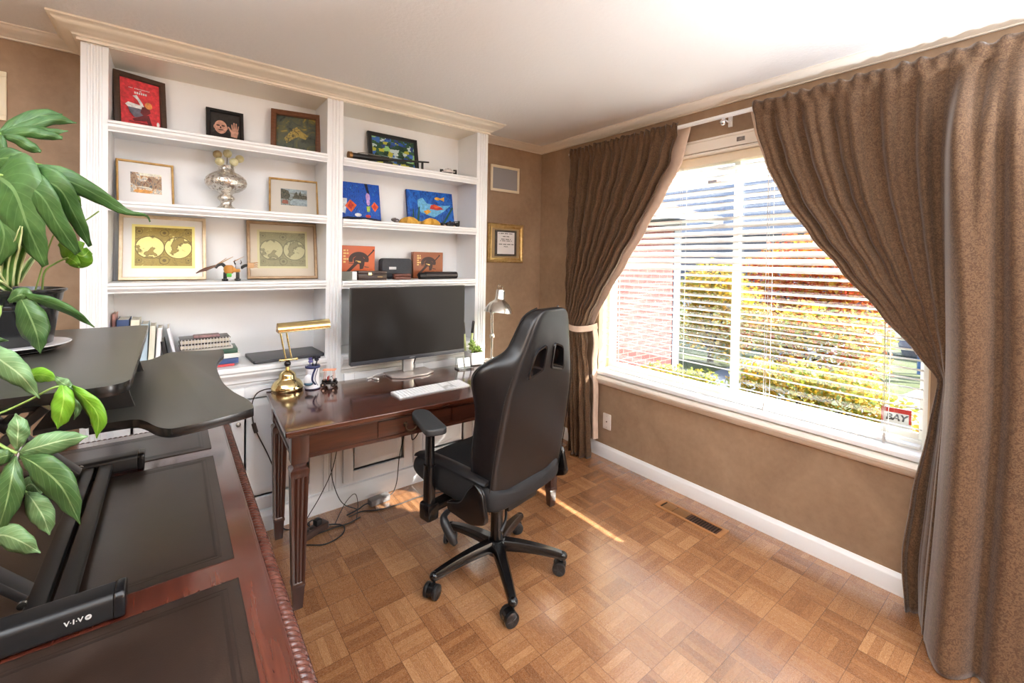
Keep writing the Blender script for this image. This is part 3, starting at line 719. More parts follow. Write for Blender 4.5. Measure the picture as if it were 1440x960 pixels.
# ---- third shelf: two old maps and the brick-built dragon warrior
def mapmat(name, sea, land, dark, sc):
    nt = NT(name); v = nt.coord('Object'); n = nt.noise(v, sc, 5, .55, .3); f2 = nt.noise(v, 260, 2)
    c = nt.ramp(n, [(.50, rgb(*sea)), (.53, rgb(*dark)), (.56, rgb(*land))]); nt.base(nt.mix(nt.math('MULTIPLY', f2, .25), c, rgb(*dark))); return nt
def framed_map(label, cx, w, h, gold, fm, matc, sea, land, dark, met):
    nm = 'gold' if gold else 'grey'
    a = mapmat(nm+' map hemisphere', sea, land, dark, 14); a.set(rough=.38, metal=met)
    g = swirl(nm+' map ground', [(.3, dark), (.48, land), (.62, land), (.74, sea)], 45, 1.5, rough=.4); g.node_tree.nodes['Principled BSDF'].inputs['Metallic'].default_value = met
    line = mat(nm+' map line', dark, rough=.4, metal=met)
    pw, ph = w*.655, h*.60; z0 = h*.52-ph/2; cz = z0+ph/2
    sh = [(rect(-pw/2-.012, z0-.012, pw/2+.012, z0+ph+.012), 4), (rect(-pw/2, z0, pw/2, z0+ph), 1)]
    R = min(ph*.41, pw*.238)
    for sx in (-1, 1): sh += [(ell(sx*pw*.248, cz-.004, R*1.07, R*1.07, 40), 2), (ell(sx*pw*.248, cz-.004, R, R, 40), 0)]
    for (x, z, r) in ((0, cz+ph*.36, .016), (0, cz-ph*.36, .018), (-pw*.43, cz+ph*.38, .012), (pw*.43, cz+ph*.38, .010), (-pw*.43, cz-ph*.36, .010), (pw*.43, cz-ph*.36, .010)): sh += [(ell(x, z, r*1.15, r*1.15, 20), 2), (ell(x, z, r, r, 20), 3), (ell(x, z, r*.45, r*.45, 14), 2)]
    t, ln = picture(label, cx, 1.33, w, h, RAD(1 if gold else -1), -.085, .016, .020, fm)
    pic_mesh('mat_board', t, ln, [mat('map mat '+nm, matc, rough=.7)], [(rect(-w/2+.014, .014, w/2-.014, h-.014), 0)], -.009)
    pic_mesh('map_print', t, ln, [a.m, g, line, mat(nm+' map dark', land, rough=.4, metal=met), mat(nm+' map margin', tuple(min(255, c+16) for c in sea), rough=.5)], sh, -.0098)
framed_map('framed gold foil double hemisphere map on white mat, third shelf', -2.604, .348, .330, True, mat('champagne frame', (226, 206, 176), (206, 182, 148), 30, rough=.35, metal=.3), (240, 238, 236), (244, 228, 140), (150, 128, 58), (104, 86, 38), .2)
framed_map('framed grey green double hemisphere map on beige mat, third shelf', -2.06, .366, .335, False, mat('bronze beige frame', (178, 150, 118), (154, 126, 96), 30, rough=.4, metal=.3), (206, 194, 176), (186, 180, 136), (140, 136, 100), (110, 106, 80), .0)
t = thing('toy_figure', 'small brick-built warrior toy with horns, claws and long spears between the two maps', 'toy', (-2.318, -.19, 1.331))
mb = mat('toy black plastic', (26, 25, 27), rough=.3); mo = mat('toy orange gold plastic', (196, 136, 62), rough=.3); mg = mat('toy green plastic', (84, 180, 66), rough=.3); ms = mat('toy silver plastic', (170, 172, 178), rough=.3, metal=.4); mtan = mat('toy tan plastic', (190, 148, 104), rough=.4); mbr = mat('toy brown plastic', (96, 66, 52), rough=.4)
bm = BM(); lathe(bm, [(.012, .035), (.021, .042), (.024, .06), (.022, .075), (.014, .082)], 12, Matrix.Translation((-.02, 0, 0))); box(bm, (-.005, -.014, .045), (.03, .014, .07), .003); obj('torso', bm, mo, t, smooth=40)
bm = BM(); box(bm, (-.03, -.018, .020), (-.008, .010, .040), .004); obj('hip_plate', bm, mg, t, smooth=40)
for sx in (-1, 1):
    x = -.008+sx*.028
    bm = BM(); box(bm, (x-.008, -.008, .008), (x+.008, .008, .045), .002); box(bm, (x-.014, -.026, 0), (x+.012, .014, .011), .003)
    for k in (-1, 0, 1): tube(bm, [(x+k*.008-.001, -.022, .008), (x+k*.010-.003, -.033, .009), (x+k*.012-.005, -.040, .001)], [.0035, .0025, .001], 6)
    obj('leg', bm, mb, t, smooth=40)
bm = BM(); box(bm, (.008, -.022, .062), (.032, .006, .088), .005)
obj('head', bm, ms, t, smooth=40)
bm = BM()
for sx in (-1, 1): tube(bm, [(.02+sx*.010, -.006, .084), (.02+sx*.016, -.004, .096), (.02+sx*.013, -.002, .110)], [.004, .003, .001], 6)
obj('horn', bm, mb, t, smooth=60)
bm = BM(); tube(bm, [(-.035, 0, .072), (-.05, -.004, .086), (-.068, -.006, .080), (-.078, -.008, .066)], [.008, .008, .007, .006], 8, sm=3); obj('arm', bm, mb, t, smooth=60)
bm = BM(); tube(bm, [(.034, 0, .066), (.05, -.004, .078), (.066, -.006, .082)], [.008, .008, .007], 8, sm=3); obj('arm', bm, mb, t, smooth=60)
bm = BM(); tube(bm, [(-.16, -.01, .040), (-.145, -.01, .050), (-.12, -.01, .060), (-.078, -.008, .078)], [.002, .005, .009, .005], 6); obj('spear_grip', bm, mbr, t, smooth=40)
bm = BM(); tube(bm, [(-.085, -.008, .074), (-.03, .01, .118)], [.003, .001], 5); tube(bm, [(-.06, -.008, .090), (.0, .012, .126)], [.003, .001], 5); tube(bm, [(.0, .0, .10), (.05, .02, .128)], [.0025, .0008], 5); obj('spear', bm, mtan, t, smooth=40)
bm = BM(); box(bm, (.062, -.016, .066), (.094, .008, .096), .006)
for k in range(3): tube(bm, [(.09, -.01, .072+.01*k), (.106, -.014, .074+.011*k), (.113, -.018, .070+.012*k)], [.004, .003, .001], 6)
obj('claw', bm, mtan, t, smooth=40)

# ---- counter: books standing in the corner, stack of books, closed laptop
M_page = mat('book pages', (232, 226, 212), (222, 214, 198), 200, rough=.8, stretch=(1, 1, 1))
def book(label, M4, w, d, h, col, group, text=None, rough=.45, c2=None):
    """spine towards -y; w = thickness along x, d = depth along y, h = height along z; M4 places it (world)"""
    t = thing('book', label, 'book', tuple(M4.to_translation()), 0, group)
    m = mat('book cover %d %d %d' % col, col, c2, 30, rough=rough) if c2 else mat('book cover %d %d %d' % col, col, rough=rough)
    bm = BM(); c = .0025
    box(bm, (-w/2, 0, 0), (w/2, c, h), .001); box(bm, (-w/2, 0, 0), (-w/2+c, d, h), .0008); box(bm, (w/2-c, 0, 0), (w/2, d, h), .0008)
    bm.transform(M4); obj('cover', bm, m, t, world=True, smooth=40)
    bm = BM(); box(bm, (-w/2+c, c, .003), (w/2-c, d-.004, h-.003)); bm.transform(M4); obj('page_block', bm, M_page, t, world=True)
    if text:
        bm = BM(); text_into(bm, text[0], text[1], M4 @ Matrix.Translation((0, -.0005, h*.62)) @ Matrix(((0, 1, 0, 0), (0, 0, -1, 0), (-1, 0, 0, 0), (0, 0, 0, 1))).to_4x4(), bold=.0006)
        obj('spine_title', bm, mat('spine lettering', (214, 220, 232), rough=.5), t, world=True)
TZ = lambda x, y, z, ry=0, rz=0: Matrix.Translation((x, y, z)) @ Matrix.Rotation(rz, 4, 'Z') @ Matrix.Rotation(ry, 4, 'Y')
z = CT+.001; g = 'books standing on the counter in the left corner'
book('thin pinkish book at the far left of the standing books', TZ(-2.788, -.15, z, 0), .012, .13, .285, (206, 150, 140), g)
book('thick navy book with pale spine title among the standing books', TZ(-2.757, -.205, z, RAD(1)), .044, .16, .262, (44, 66, 108), g, ('CLANCY', .034))
book('cream paperback next to the thick navy book', TZ(-2.716, -.205, z, RAD(1.5)), .032, .16, .258, (222, 216, 196), g)
book('pale blue paperback between two cream paperbacks', TZ(-2.682, -.205, z, RAD(2)), .028, .15, .236, (172, 192, 206), g)
book('second cream paperback, right of the pale blue one', TZ(-2.654, -.205, z, RAD(2.5)), .022, .15, .226, (214, 214, 198), g)
book('white glossy book between the paperbacks and the leaning book', TZ(-2.629, -.205, z, RAD(3)), .018, .15, .212, (236, 236, 240), g)
book('thin black book under the leaning white one', TZ(-2.585, -.21, z, RAD(-9)), .016, .15, .15, (24, 24, 26), g)
book('white magazine leaning at the right end of the standing books', TZ(-2.546, -.23, z+.0015, RAD(-11)), .012, .19, .215, (226, 228, 236), g)
g = 'books stacked on the counter'
def flatbook(label, x, y, zb, th, d, ln, col, rz, name='book', extra=None, rough=.4, group=g):
    M4 = Matrix.Translation((x, y, zb)) @ Matrix.Rotation(rz, 4, 'Z') @ Matrix(((0, 0, 1, 0), (0, 1, 0, 0), (-1, 0, 0, th/2), (0, 0, 0, 1)))
    M4 = M4 @ Matrix.Translation((0, 0, -ln/2))
    t = thing(name, label, 'book', (x, y, zb), 0, group)
    m = mat('book cover %d %d %d' % col, col, rough=rough); c = .0022
    bm = BM(); w, h = th, ln
    box(bm, (-w/2, 0, 0), (w/2, c, h), .0008); box(bm, (-w/2, 0, 0), (-w/2+c, d, h), .0008); box(bm, (w/2-c, 0, 0), (w/2, d, h), .0008)
    bm.transform(M4); obj('cover', bm, m, t, world=True, smooth=40)
    bm = BM(); box(bm, (-w/2+c, c+.001, .004), (w/2-c, d-.004, h-.004)); bm.transform(M4); obj('page_block', bm, M_page, t, world=True)
    return t
zb = CT+.001
flatbook('thin red book at the bottom of the counter stack', -2.415, -.250, zb, .012, .17, .20, (206, 70, 76), RAD(1)); zb += .0125
flatbook('blue book second from the bottom of the counter stack', -2.405, -.245, zb, .026, .17, .215, (58, 80, 130), RAD(-2)); zb += .0265
flatbook('white book in the middle of the counter stack', -2.40, -.24, zb, .024, .17, .22, (226, 228, 224), RAD(2)); zb += .0245
flatbook('dark green book near the top of the counter stack', -2.41, -.235, zb, .022, .17, .22, (52, 86, 70), RAD(-1)); zb += .0225
flatbook('white paperback directly under the two black notebooks', -2.425, -.22, zb, .014, .18, .21, (232, 232, 228), RAD(1)); zb += .0145
M_nb = mat('black notebook cover', (46, 44, 46), (62, 58, 60), 30, rough=.35); M_wire = mat('white notebook wire', (224, 222, 220), rough=.4)
for lb in ('lower of two black wire-bound notebooks on the book stack', 'upper of two black wire-bound notebooks on the book stack'):
    t = thing('notebook', lb, 'notebook', (-2.436, -.235, zb), RAD(1.5), 'wire-bound notebooks')
    bm = BM(); box(bm, (-.105, 0, 0), (.105, .15, .003), .001); box(bm, (-.105, 0, .020), (.105, .15, .023), .001); obj('cover', bm, M_nb, t, smooth=40)
    bm = BM(); box(bm, (-.102, .006, .003), (.102, .146, .020)); obj('page_block', bm, M_page, t)
    bm = BM()
    for k in range(16): 
        x = -.098+k*.196/15; tube(bm, [(x, .006+.0*0, .0235), (x, -.004, .020), (x, -.006, .0115), (x, -.004, .003), (x, .006, -.0005+.0006)], .0020, 5, sm=2)
    obj('wire_binding', bm, M_wire, t, smooth=60)
    zb += .0245
bm = BM(); 
t = thing('gift_card_box', 'small pink grey box lying on the upper notebook', 'box', (-2.43, -.20, zb), RAD(2)); box(bm, (-.055, 0, 0), (.055, .055, .012), .002); obj('box_body', bm, mat('pink grey card', (178, 140, 140), (140, 112, 114), 80, rough=.6), t, smooth=40)
bm = BM(); box(bm, (-.05, .006, .012), (.05, .05, .0128)); obj('lid_label', bm, mat('grey label', (120, 108, 108), (170, 150, 148), 120, rough=.6), t)
t = thing('laptop', 'closed dark grey laptop lying on the counter behind the brass lamp', 'laptop', (-2.06, -.152, CT+.001), RAD(3))
M_lap = mat('dark grey aluminium', (74, 74, 78), rough=.4, metal=.6)
bm = BM(); prism(bm, rrect(.36, .245, .012), .009, Matrix.Translation((0, 0, .0015)), .002); obj('base', bm, M_lap, t, smooth=40)
bm = BM(); prism(bm, rrect(.36, .245, .012), .006, Matrix.Translation((0, 0, .0112)), .002); obj('lid', bm, mat('dark grey aluminium lid', (88, 88, 92), rough=.42, metal=.6), t, smooth=40)
bm = BM()
for x, y in ((-.15, -.1), (.15, -.1), (-.15, .1), (.15, .1)): cyl(bm, (x, y, 0), (x, y, .002), .008, 12)
obj('rubber_foot', bm, mat('black rubber', (20, 20, 20), rough=.8), t)

# ---- right bay, top shelf
def blocks(name, cols, sc, stretch=(1, 1, 1)):
    nt = NT(name); v = nt.mapping(nt.coord('Object'), stretch)
    n = nt.add('ShaderNodeTexNoise'); nt.link(v, n.inputs['Vector']); n.inputs['Scale'].default_value = 40; n.inputs['Detail'].default_value = 3
    mv = nt.add('ShaderNodeVectorMath', operation='MULTIPLY_ADD'); nt.link(n.outputs[1], mv.inputs[0]); mv.inputs[1].default_value = (.018, .018, .018); nt.link(v, mv.inputs[2])
    vo = nt.add('ShaderNodeTexVoronoi', distance='CHEBYCHEV'); nt.link(mv.outputs[0], vo.inputs['Vector']); vo.inputs['Scale'].default_value = sc
    sp = nt.add('ShaderNodeSeparateColor'); nt.link(vo.outputs['Color'], sp.inputs[0])
    nt.base(nt.ramp(sp.outputs[0], [(k/len(cols), rgb(*c)) for k, c in enumerate(cols)], 'CONSTANT')); nt.set(rough=.45)
    nt.bump(n.outputs[0], .4, .003); return nt.m
M_abs = blocks('green blue block painting', [(34, 74, 50), (28, 60, 42), (40, 84, 170), (46, 82, 56), (186, 184, 62), (60, 110, 190), (30, 66, 46), (150, 200, 130), (52, 92, 60), (196, 214, 214), (36, 62, 130)], 34, (1, 1, 1.5))
t, ln = picture('dark framed abstract painting in green, blue and yellow, right bay top shelf', -1.387, 2.045, .352, .252, RAD(1), -.07, .026, .02, mat('charcoal frame', (34, 34, 36), rough=.45))
pic_mesh('painting', t, ln, [M_abs, C('paint yellow green', 190, 190, 60), C('paint pale blue', 176, 206, 226), C('paint dark', 24, 30, 34)], [(rect(-.152, .024, .152, .228), 0), ([(-.12, .10), (.05, .088), (.12, .075), (.05, .096)], 2), ([(-.13, .05), (-.05, .062), (.03, .05), (-.04, .038)], 1), ([(-.05, .078), (.14, .07), (.14, .062), (-.02, .072)], 3)], -.012)
t = thing('display_rod', 'long black tapering rod with a brass cap lying along the right top shelf', 'ornament', (-1.5, -.2, 2.046))
bm = BM(); tube(bm, [(-1.735, -.255, 2.070), (-1.62, -.245, 2.076), (-1.50, -.235, 2.084)], [.018, .017, .015], 12); tube(bm, [(-1.50, -.235, 2.084), (-1.36, -.222, 2.099), (-1.20, -.205, 2.117)], [.011, .007, .005], 10); obj('shaft', bm, mat('black lacquer', (26, 22, 20), rough=.35), t, world=True, smooth=50)
bm = BM(); tube(bm, [(-1.752, -.2565, 2.069), (-1.733, -.2548, 2.070)], .0225, 16); obj('end_cap', bm, mat('aged brass cap', (150, 108, 64), rough=.35, metal=.8), t, world=True, smooth=50)
bm = BM(); tube(bm, [(-1.70, -.262, 2.088), (-1.66, -.268, 2.094), (-1.60, -.256, 2.094), (-1.55, -.244, 2.097)], .0028, 6, sm=4); obj('strap', bm, mat('grey cord strap', (120, 114, 106), rough=.7), t, world=True, smooth=60)
bm = BM(); box(bm, (-1.56, -.265, 2.0455), (-1.44, -.205, 2.052), .002); box(bm, (-1.53, -.245, 2.052), (-1.47, -.232, 2.070), .002); obj('stand', bm, mat('black lacquer', (26, 22, 20)), t, world=True, smooth=40)
for x in (-1.69, -1.25):
    bm = BM(); box(bm, (x-.006, -.262 if x < -1.5 else -.216, 2.0455), (x+.006, -.238 if x < -1.5 else -.204, 2.0555 if x < -1.5 else 2.106), .001); obj('rest', bm, mat('black lacquer', (26, 22, 20)), t, world=True)
def toy_car(label, loc, rz, body_c, s=1.0, bw=1.0, group=None):
    t = thing('toy_car', label, 'toy car', loc, rz, group)
    mc = mat('toy car paint %d %d %d' % body_c, body_c, rough=.25, coat=.5)
    bm = BM()
    rings = []
    for x, w, z0, z1 in ((-.072, .010, .012, .016), (-.05, .013, .010, .022), (-.02, .018, .009, .030), (0, .022, .009, .034), (.02, .020, .009, .038), (.045, .014, .010, .034), (.065, .010, .012, .026)):
        w *= bw; z1 *= .5+.5*bw; rings.append([Vv((x*s, -w*s, z0*s)), Vv((x*s, w*s, z0*s)), Vv((x*s, w*.8*s, z1*.8*s)), Vv((x*s, w*.4*s, z1*s)), Vv((x*s, -w*.4*s, z1*s)), Vv((x*s, -w*.8*s, z1*.8*s))])
    loft(bm, rings, True, True); obj('body', bm, mc, t, smooth=50)
    for x in (-.045, .045):
        for y in (-1, 1):
            r = (.017 if x > 0 else .015)*s
            bm = BM(); lathe(bm, [(r*.5, -.009*s), (r*.95, -.009*s), (r, -.006*s), (r, .006*s), (r*.95, .009*s), (r*.5, .009*s)], 18, Matrix.Translation((x*s, y*.034*s, r)) @ Matrix.Rotation(RAD(90), 4, 'X')); obj('wheel', bm, mb, t, smooth=40)
    bm = BM(); box(bm, (-.083*s, -.034*s, .010*s), (-.068*s, .034*s, .013*s), .001); obj('front_wing', bm, mc, t)
    bm = BM(); box(bm, (.062*s, -.026*s, .040*s), (.074*s, .026*s, .044*s), .001)
    for y in (-1, 1): box(bm, (.060*s, y*.026*s-.001, .026*s), (.076*s, y*.026*s+.001, .046*s))
    obj('rear_wing', bm, mb, t)
    bm = BM(); sphere(bm, (.004*s, 0, .036*s), .009*s, 10, 8); obj('driver_helmet', bm, mb, t, smooth=60)
toy_car('white open-wheel toy racing car on the right top shelf', (-1.03, -.168, 2.0465), RAD(62), (236, 226, 224), 1.35, 1.45)

# ---- right bay, second shelf
def bluepaint(name, stops, sc, dist):
    nt = NT(name); v = nt.mapping(nt.coord('Object'), (1, 1, .55)); n = nt.noise(v, sc, 5, .6, dist)
    nt.base(nt.ramp(n, [(p, rgb(*c)) for p, c in stops])); nt.set(rough=.4); nt.bump(n, .5, .004); return nt.m
M_b1 = bluepaint('deep blue brushwork', [(.32, (10, 40, 104)), (.47, (20, 96, 206)), (.58, (12, 62, 160)), (.70, (66, 152, 230))], 34, 2.6)
M_edge = mat('blue canvas edge', (22, 40, 104), rough=.5)
def canvas(label, cx, zb, w, h, rz, y0, mats, shapes):
    lean = math.asin((-y0-.02)/h); t = thing('canvas_painting', label, 'painting', (cx, y0-.002, zb+.0015), rz)
    bm = BM(); box(bm, (-w/2, -.016, 0), (w/2, 0, h), .002); bm.transform(tilt(lean)); obj('canvas', bm, M_edge, t)
    pic_mesh('painted_front', t, lean, mats, shapes, -.0165)
FO, FR, FW = C('fish orange', 228, 96, 40), C('fish red', 196, 52, 44), C('paint white', 226, 232, 240)
canvas('blue painting with two orange diamond fish and a pale figure, right bay middle shelf', -1.612, 1.688, .262, .262, 0, -.075,
    [M_b1, FO, FR, FW, C('paint lilac', 196, 160, 220), C('paint lime', 170, 200, 80), C('paint navy', 16, 20, 48)],
    [(rect(-.13, .001, .13, .261), 0), ([(-.13, .06), (-.13, .15), (-.085, .15), (-.09, .1), (-.1, .05)], 3), ([(-.1, .10), (-.065, .145), (-.025, .11), (-.062, .06)], 1), ([(-.085, .10), (-.065, .13), (-.045, .11), (-.062, .08)], 2), ([(.068, .11), (.092, .142), (.118, .11), (.092, .072)], 1), ([(.08, .11), (.092, .13), (.104, .11), (.092, .085)], 2),
     (ell(.05, .17, .014, .03, 20), 4), (ell(.05, .135, .011, .022, 16), 4), ([(.036, .105), (.062, .11), (.058, .07), (.04, .07)], 5), ([(.03, .26), (.05, .26), (.062, .19), (.045, .2)], 6), ([(-.13, .001), (.13, .001), (.13, .02), (.06, .03), (-.02, .018), (-.09, .03), (-.13, .02)], 6), (ell(-.02, .045, .022, .012, 16), 3), (ell(.045, .04, .018, .010, 16), 2), ([(-.06, .012), (.02, .02), (.08, .014), (.02, .01)], 3)])
M_b2 = bluepaint('ocean blue brushwork', [(.3, (8, 40, 104)), (.48, (16, 84, 176)), (.6, (30, 112, 206)), (.75, (10, 54, 130))], 26, 2.2)
canvas('blue painting with an orange fish and green weeds, right bay middle shelf', -1.107, 1.688, .36, .262, RAD(-2), -.075,
    [M_b2, FO, FR, C('paint pale aqua', 110, 184, 226), C('paint gold', 226, 166, 62), C('paint dark green', 26, 84, 70), C('paint sand', 206, 160, 74)],
    [(rect(-.179, .001, .179, .261), 0), ([(-.10, .19), (-.06, .21), (-.03, .17), (.06, .16), (.16, .17), (.10, .12), (.02, .07), (-.08, .1), (-.1, .14)], 3), ([(.0, .16), (.03, .168), (.08, .15), (.1, .135), (.05, .125), (-.01, .13)], 2), ([(.015, .158), (.045, .163), (.075, .148), (.03, .14)], 1), ([(-.06, .11), (-.02, .125), (.0, .11), (-.04, .085)], 4), (ell(.055, .212, .022, .012, 16), 4), ([(.07, .212), (.112, .23), (.108, .195)], 4),
     ([(-.12, .02), (-.095, .14), (-.085, .14), (-.1, .02)], 5), ([(-.15, .02), (-.14, .12), (-.132, .12), (-.135, .02)], 5), ([(.08, .03), (.17, .16), (.178, .15), (.1, .03)], 5), ([(-.179, .001), (.179, .001), (.179, .02), (.1, .03), (0, .02), (-.1, .034), (-.179, .02)], 6)])
M_star = mat('yellow dried starfish', (214, 158, 54), (228, 184, 90), 60, rough=.75, bump=.6, bscale=240)
def starfish(label, loc, rz, s):
    t = tag_root = None
    bm = BM(); n = 5; rings = []
    ctr = Vv((0, 0, .018*s)); out = []
    for k in range(40):
        a = 2*pi*k/40; r = s*(.026+.034*max(0, cos(n*a/1.0))**1.5 + .004)
        out.append((r, a))
    for f, hgt in ((1.0, .0), (1.04, .010), (.86, .026), (.5, .040), (.14, .046)):
        rings.append([Vv((r*f*cos(a), r*f*sin(a), hgt*s)) for r, a in out])
    loft(bm, rings, True, True)
    bm.transform(Matrix.Rotation(rz, 4, 'Z')); o = obj('starfish', bm, M_star, None, smooth=180); o.location = loc
    tag(o, label, 'starfish', 'starfish on the middle shelf'); ROOTM[o.name] = Matrix.Translation(Vv(loc))
starfish('yellow starfish between the grey shell and the weed painting', (-1.345, -.226, 1.689), .3, 1.05)
starfish('yellow starfish in front of the weed painting, next to the dark toy car', (-1.19, -.222, 1.689), 1.0, 1.1)
t = thing('sea_shell', 'small grey sea shell on the right middle shelf beside the diamond fish painting', 'shell', (-1.452, -.235, 1.689), .4)
bm = BM(); rings = []
for k in range(15):
    a = -.4+k*.34; r = .024*(1-k/17); rings.append([Vv((.012*cos(a*1.0)*(1-k/20)+.0*k, (.012*sin(a)), .016+.001*k)) + Vv((r*.9*cos(2*pi*j/14), r*.7*sin(2*pi*j/14), r*.62*sin(2*pi*j/14+.8))) for j in range(14)])
for r in rings:
    for v in r: v.z = max(.0, v.z)
loft(bm, rings, True, True); obj('shell_body', bm, mat('grey brown shell', (84, 80, 84), (120, 112, 106), 70, rough=.5, bump=.5, bscale=120), t, smooth=70)
bm = BM(); sphere(bm, (.018, -.006, .010), .010, 12, 8, (1.2, .8, .9)); obj('shell_lip', bm, mat('pale shell lip', (186, 172, 160), rough=.4), t, smooth=60)
toy_car('dark toy car at the right end of the middle shelf under the weed painting', (-1.05, -.235, 1.689), RAD(12), (58, 58, 66), .95)

# ---- right bay, third shelf: cigar boxes and cases
def cigar_box(label, cx, w, h, col, rz, y0):
    d = .045; t = thing('cigar_box', label, 'box', (cx, y0, 1.327), rz)
    m = mat('orange box wrap %d' % col[0], col, rough=.4)
    bm = BM(); box(bm, (-w/2, -d, 0), (w/2, -d+.014, h), .002); obj('lid', bm, m, t, smooth=40)
    bm = BM(); box(bm, (-w/2+.001, -d+.0145, .001), (w/2-.001, 0, h-.001), .002); obj('box_body', bm, m, t, smooth=40)
    k = mat('crest dark brown', (58, 30, 24), rough=.5); gld = mat('crest gold', (232, 190, 110), rough=.4)
    bm = BM(); y = -d-.0003; S = h/.2
    def P(l, mi): flat(bm, [(a*S, b*S) for a, b in l], P.y, mi); P.y -= .0002
    P.y = y
    P([(.0+.062*cos(RAD(a)), .118+.046*sin(RAD(a))) for a in range(-20, 201, 10)] + [(.0+.040*cos(RAD(a)), .112+.028*sin(RAD(a))) for a in range(200, -21, -10)], 0)   # helmet crest
    P([(-.028, .088), (-.034, .122), (-.012, .142), (.02, .140), (.038, .118), (.034, .086), (.026, .062), (.006, .058), (.004, .09), (-.012, .092)], 0)     # helmet
    P([(-.02, .112), (.012, .108), (.012, .098), (-.018, .102)], 1)
    P([(-.098, .024), (-.082, .016), (.0, .098), (-.014, .110)], 0)        # shaft lower left
    P([(.03, .118), (.088, .176), (.094, .171), (.036, .112)], 0)          # blade upper right
    P(ell(.09, .175, .006, .006, 12), 0)
    P([(.034, .078), (.062, .072), (.061, .068), (.034, .072)], 0); P([(-.062, .098), (-.03, .096), (-.03, .092), (-.062, .094)], 0)
    for j in range(5): P(rect(-.094, .176-.017*j-.010, -.080+.004*(j % 2), .176-.017*j), 1)
    for j in range(5): P(rect(-.074, .176-.017*j-.010, -.066+.003*(j % 2), .176-.017*j), 1) if j in (0, 1, 3) else None
    P([(.048, .050), (.058, .052), (.066, .030), (.078, .05), (.086, .048), (.070, .016), (.062, .016)], 1)
    obj('printed_emblem', bm, [k, gld], t)
cigar_box('bright orange cigar box with a helmet emblem, third shelf by the middle pilaster', -1.632, .212, .212, (206, 98, 52), RAD(3), -.055)
cigar_box('brown orange cigar box with a helmet emblem, right half of the third shelf', -1.140, .225, .184, (150, 82, 44), RAD(-2), -.06)
t = thing('zip_case', 'charcoal zipped travel case standing between the two cigar boxes', 'case', (-1.381, -.055, 1.327), RAD(1))
M_case = mat('charcoal nylon', (46, 48, 54), (60, 62, 68), 200, rough=.65, bump=.3, bscale=400)
Mx = Matrix(((1, 0, 0, 0), (0, 0, 1, 0), (0, 1, 0, .068), (0, 0, 0, 1)))
bm = BM(); prism(bm, rrect(.212, .136, .022), .032, Matrix.Translation((0, -.068, 0)) @ Mx, .007); obj('shell', bm, M_case, t, smooth=60)
bm = BM(); prism(bm, rrect(.212, .136, .022), .030, Matrix.Translation((0, -.032, 0)) @ Mx, .007); obj('shell', bm, M_case, t, smooth=60)
bm = BM(); prism(bm, rrect(.206, .130, .020), .005, Matrix.Translation((0, -.0365, 0)) @ Mx); obj('zip', bm, mat('black zip', (18, 18, 20), rough=.5), t)
bm = BM(); box(bm, (-.058, -.0695, .062), (-.008, -.068, .080), .0005); obj('metal_label', bm, mat('grey metal label', (166, 166, 168), rough=.35, metal=.6), t)
t = thing('wooden_box', 'dark wooden hinged box with a brass clasp in front of the bright orange cigar box', 'box', (-1.590, -.20, 1.327), RAD(1))
M_dkb = mat('dark mahogany box', (46, 26, 22), (58, 34, 28), 40, rough=.3, stretch=(1, 6, 6))
bm = BM(); box(bm, (-.09, -.04, 0), (.09, .045, .036), .002); obj('box_body', bm, M_dkb, t, smooth=40)
bm = BM(); box(bm, (-.09, -.04, .0365), (.09, .045, .055), .002); obj('lid', bm, M_dkb, t, smooth=40)
bm = BM(); box(bm, (-.030, -.043, .030), (-.008, -.040, .046), .001); obj('clasp', bm, mat('bright brass', (222, 196, 130), rough=.25, metal=1), t)
bm = BM(); box(bm, (.030, -.0408, .016), (.062, -.040, .022)); obj('plaque', bm, mat('dull brass', (150, 124, 90), rough=.4, metal=.7), t)
t = thing('small_box', 'small olive grey box with a white end beside the dark wooden box', 'box', (-1.735, -.205, 1.327), 0)
bm = BM(); box(bm, (-.045, -.03, 0), (.022, .03, .052), .002); obj('box_body', bm, mat('olive grey card', (112, 112, 104), rough=.6), t, smooth=40)
bm = BM(); box(bm, (.0225, -.030, 0), (.050, .030, .052), .002); obj('sleeve', bm, mat('white card', (226, 228, 234), rough=.5), t, smooth=40)
t = thing('leather_case', 'small brown leather case in front of the charcoal travel case', 'case', (-1.385, -.205, 1.327), RAD(-4))
M_lth = mat('brown leather', (92, 52, 42), (110, 66, 54), 80, rough=.5, bump=.3, bscale=300)
bm = BM(); prism(bm, rrect(.115, .06, .012), .018, None, .004); obj('box_body', bm, M_lth, t, smooth=60)
bm = BM(); prism(bm, rrect(.113, .058, .012), .018, Matrix.Translation((0, 0, .019)), .006); obj('lid', bm, M_lth, t, smooth=60)
t = thing('cylinder_case', 'long dark grey tube case in front of the brown orange cigar box', 'case', (-1.115, -.20, 1.327), RAD(1))
bm = BM(); cyl(bm, (-.10, 0, .0245), (.14, 0, .0245), .0245, 24); obj('tube', bm, mat('dark grey metal tube', (62, 56, 58), rough=.3, metal=.5), t, smooth=40)
bm = BM(); cyl(bm, (-.145, 0, .022), (-.1005, 0, .022), .022, 20); obj('cap', bm, mat('black tube cap', (30, 26, 28), rough=.35), t, smooth=40)
bm = BM(); cyl(bm, (.1405, 0, .0245), (.146, 0, .0245), .0235, 24); obj('end_disc', bm, mat('black tube cap', (30, 26, 28)), t, smooth=40)
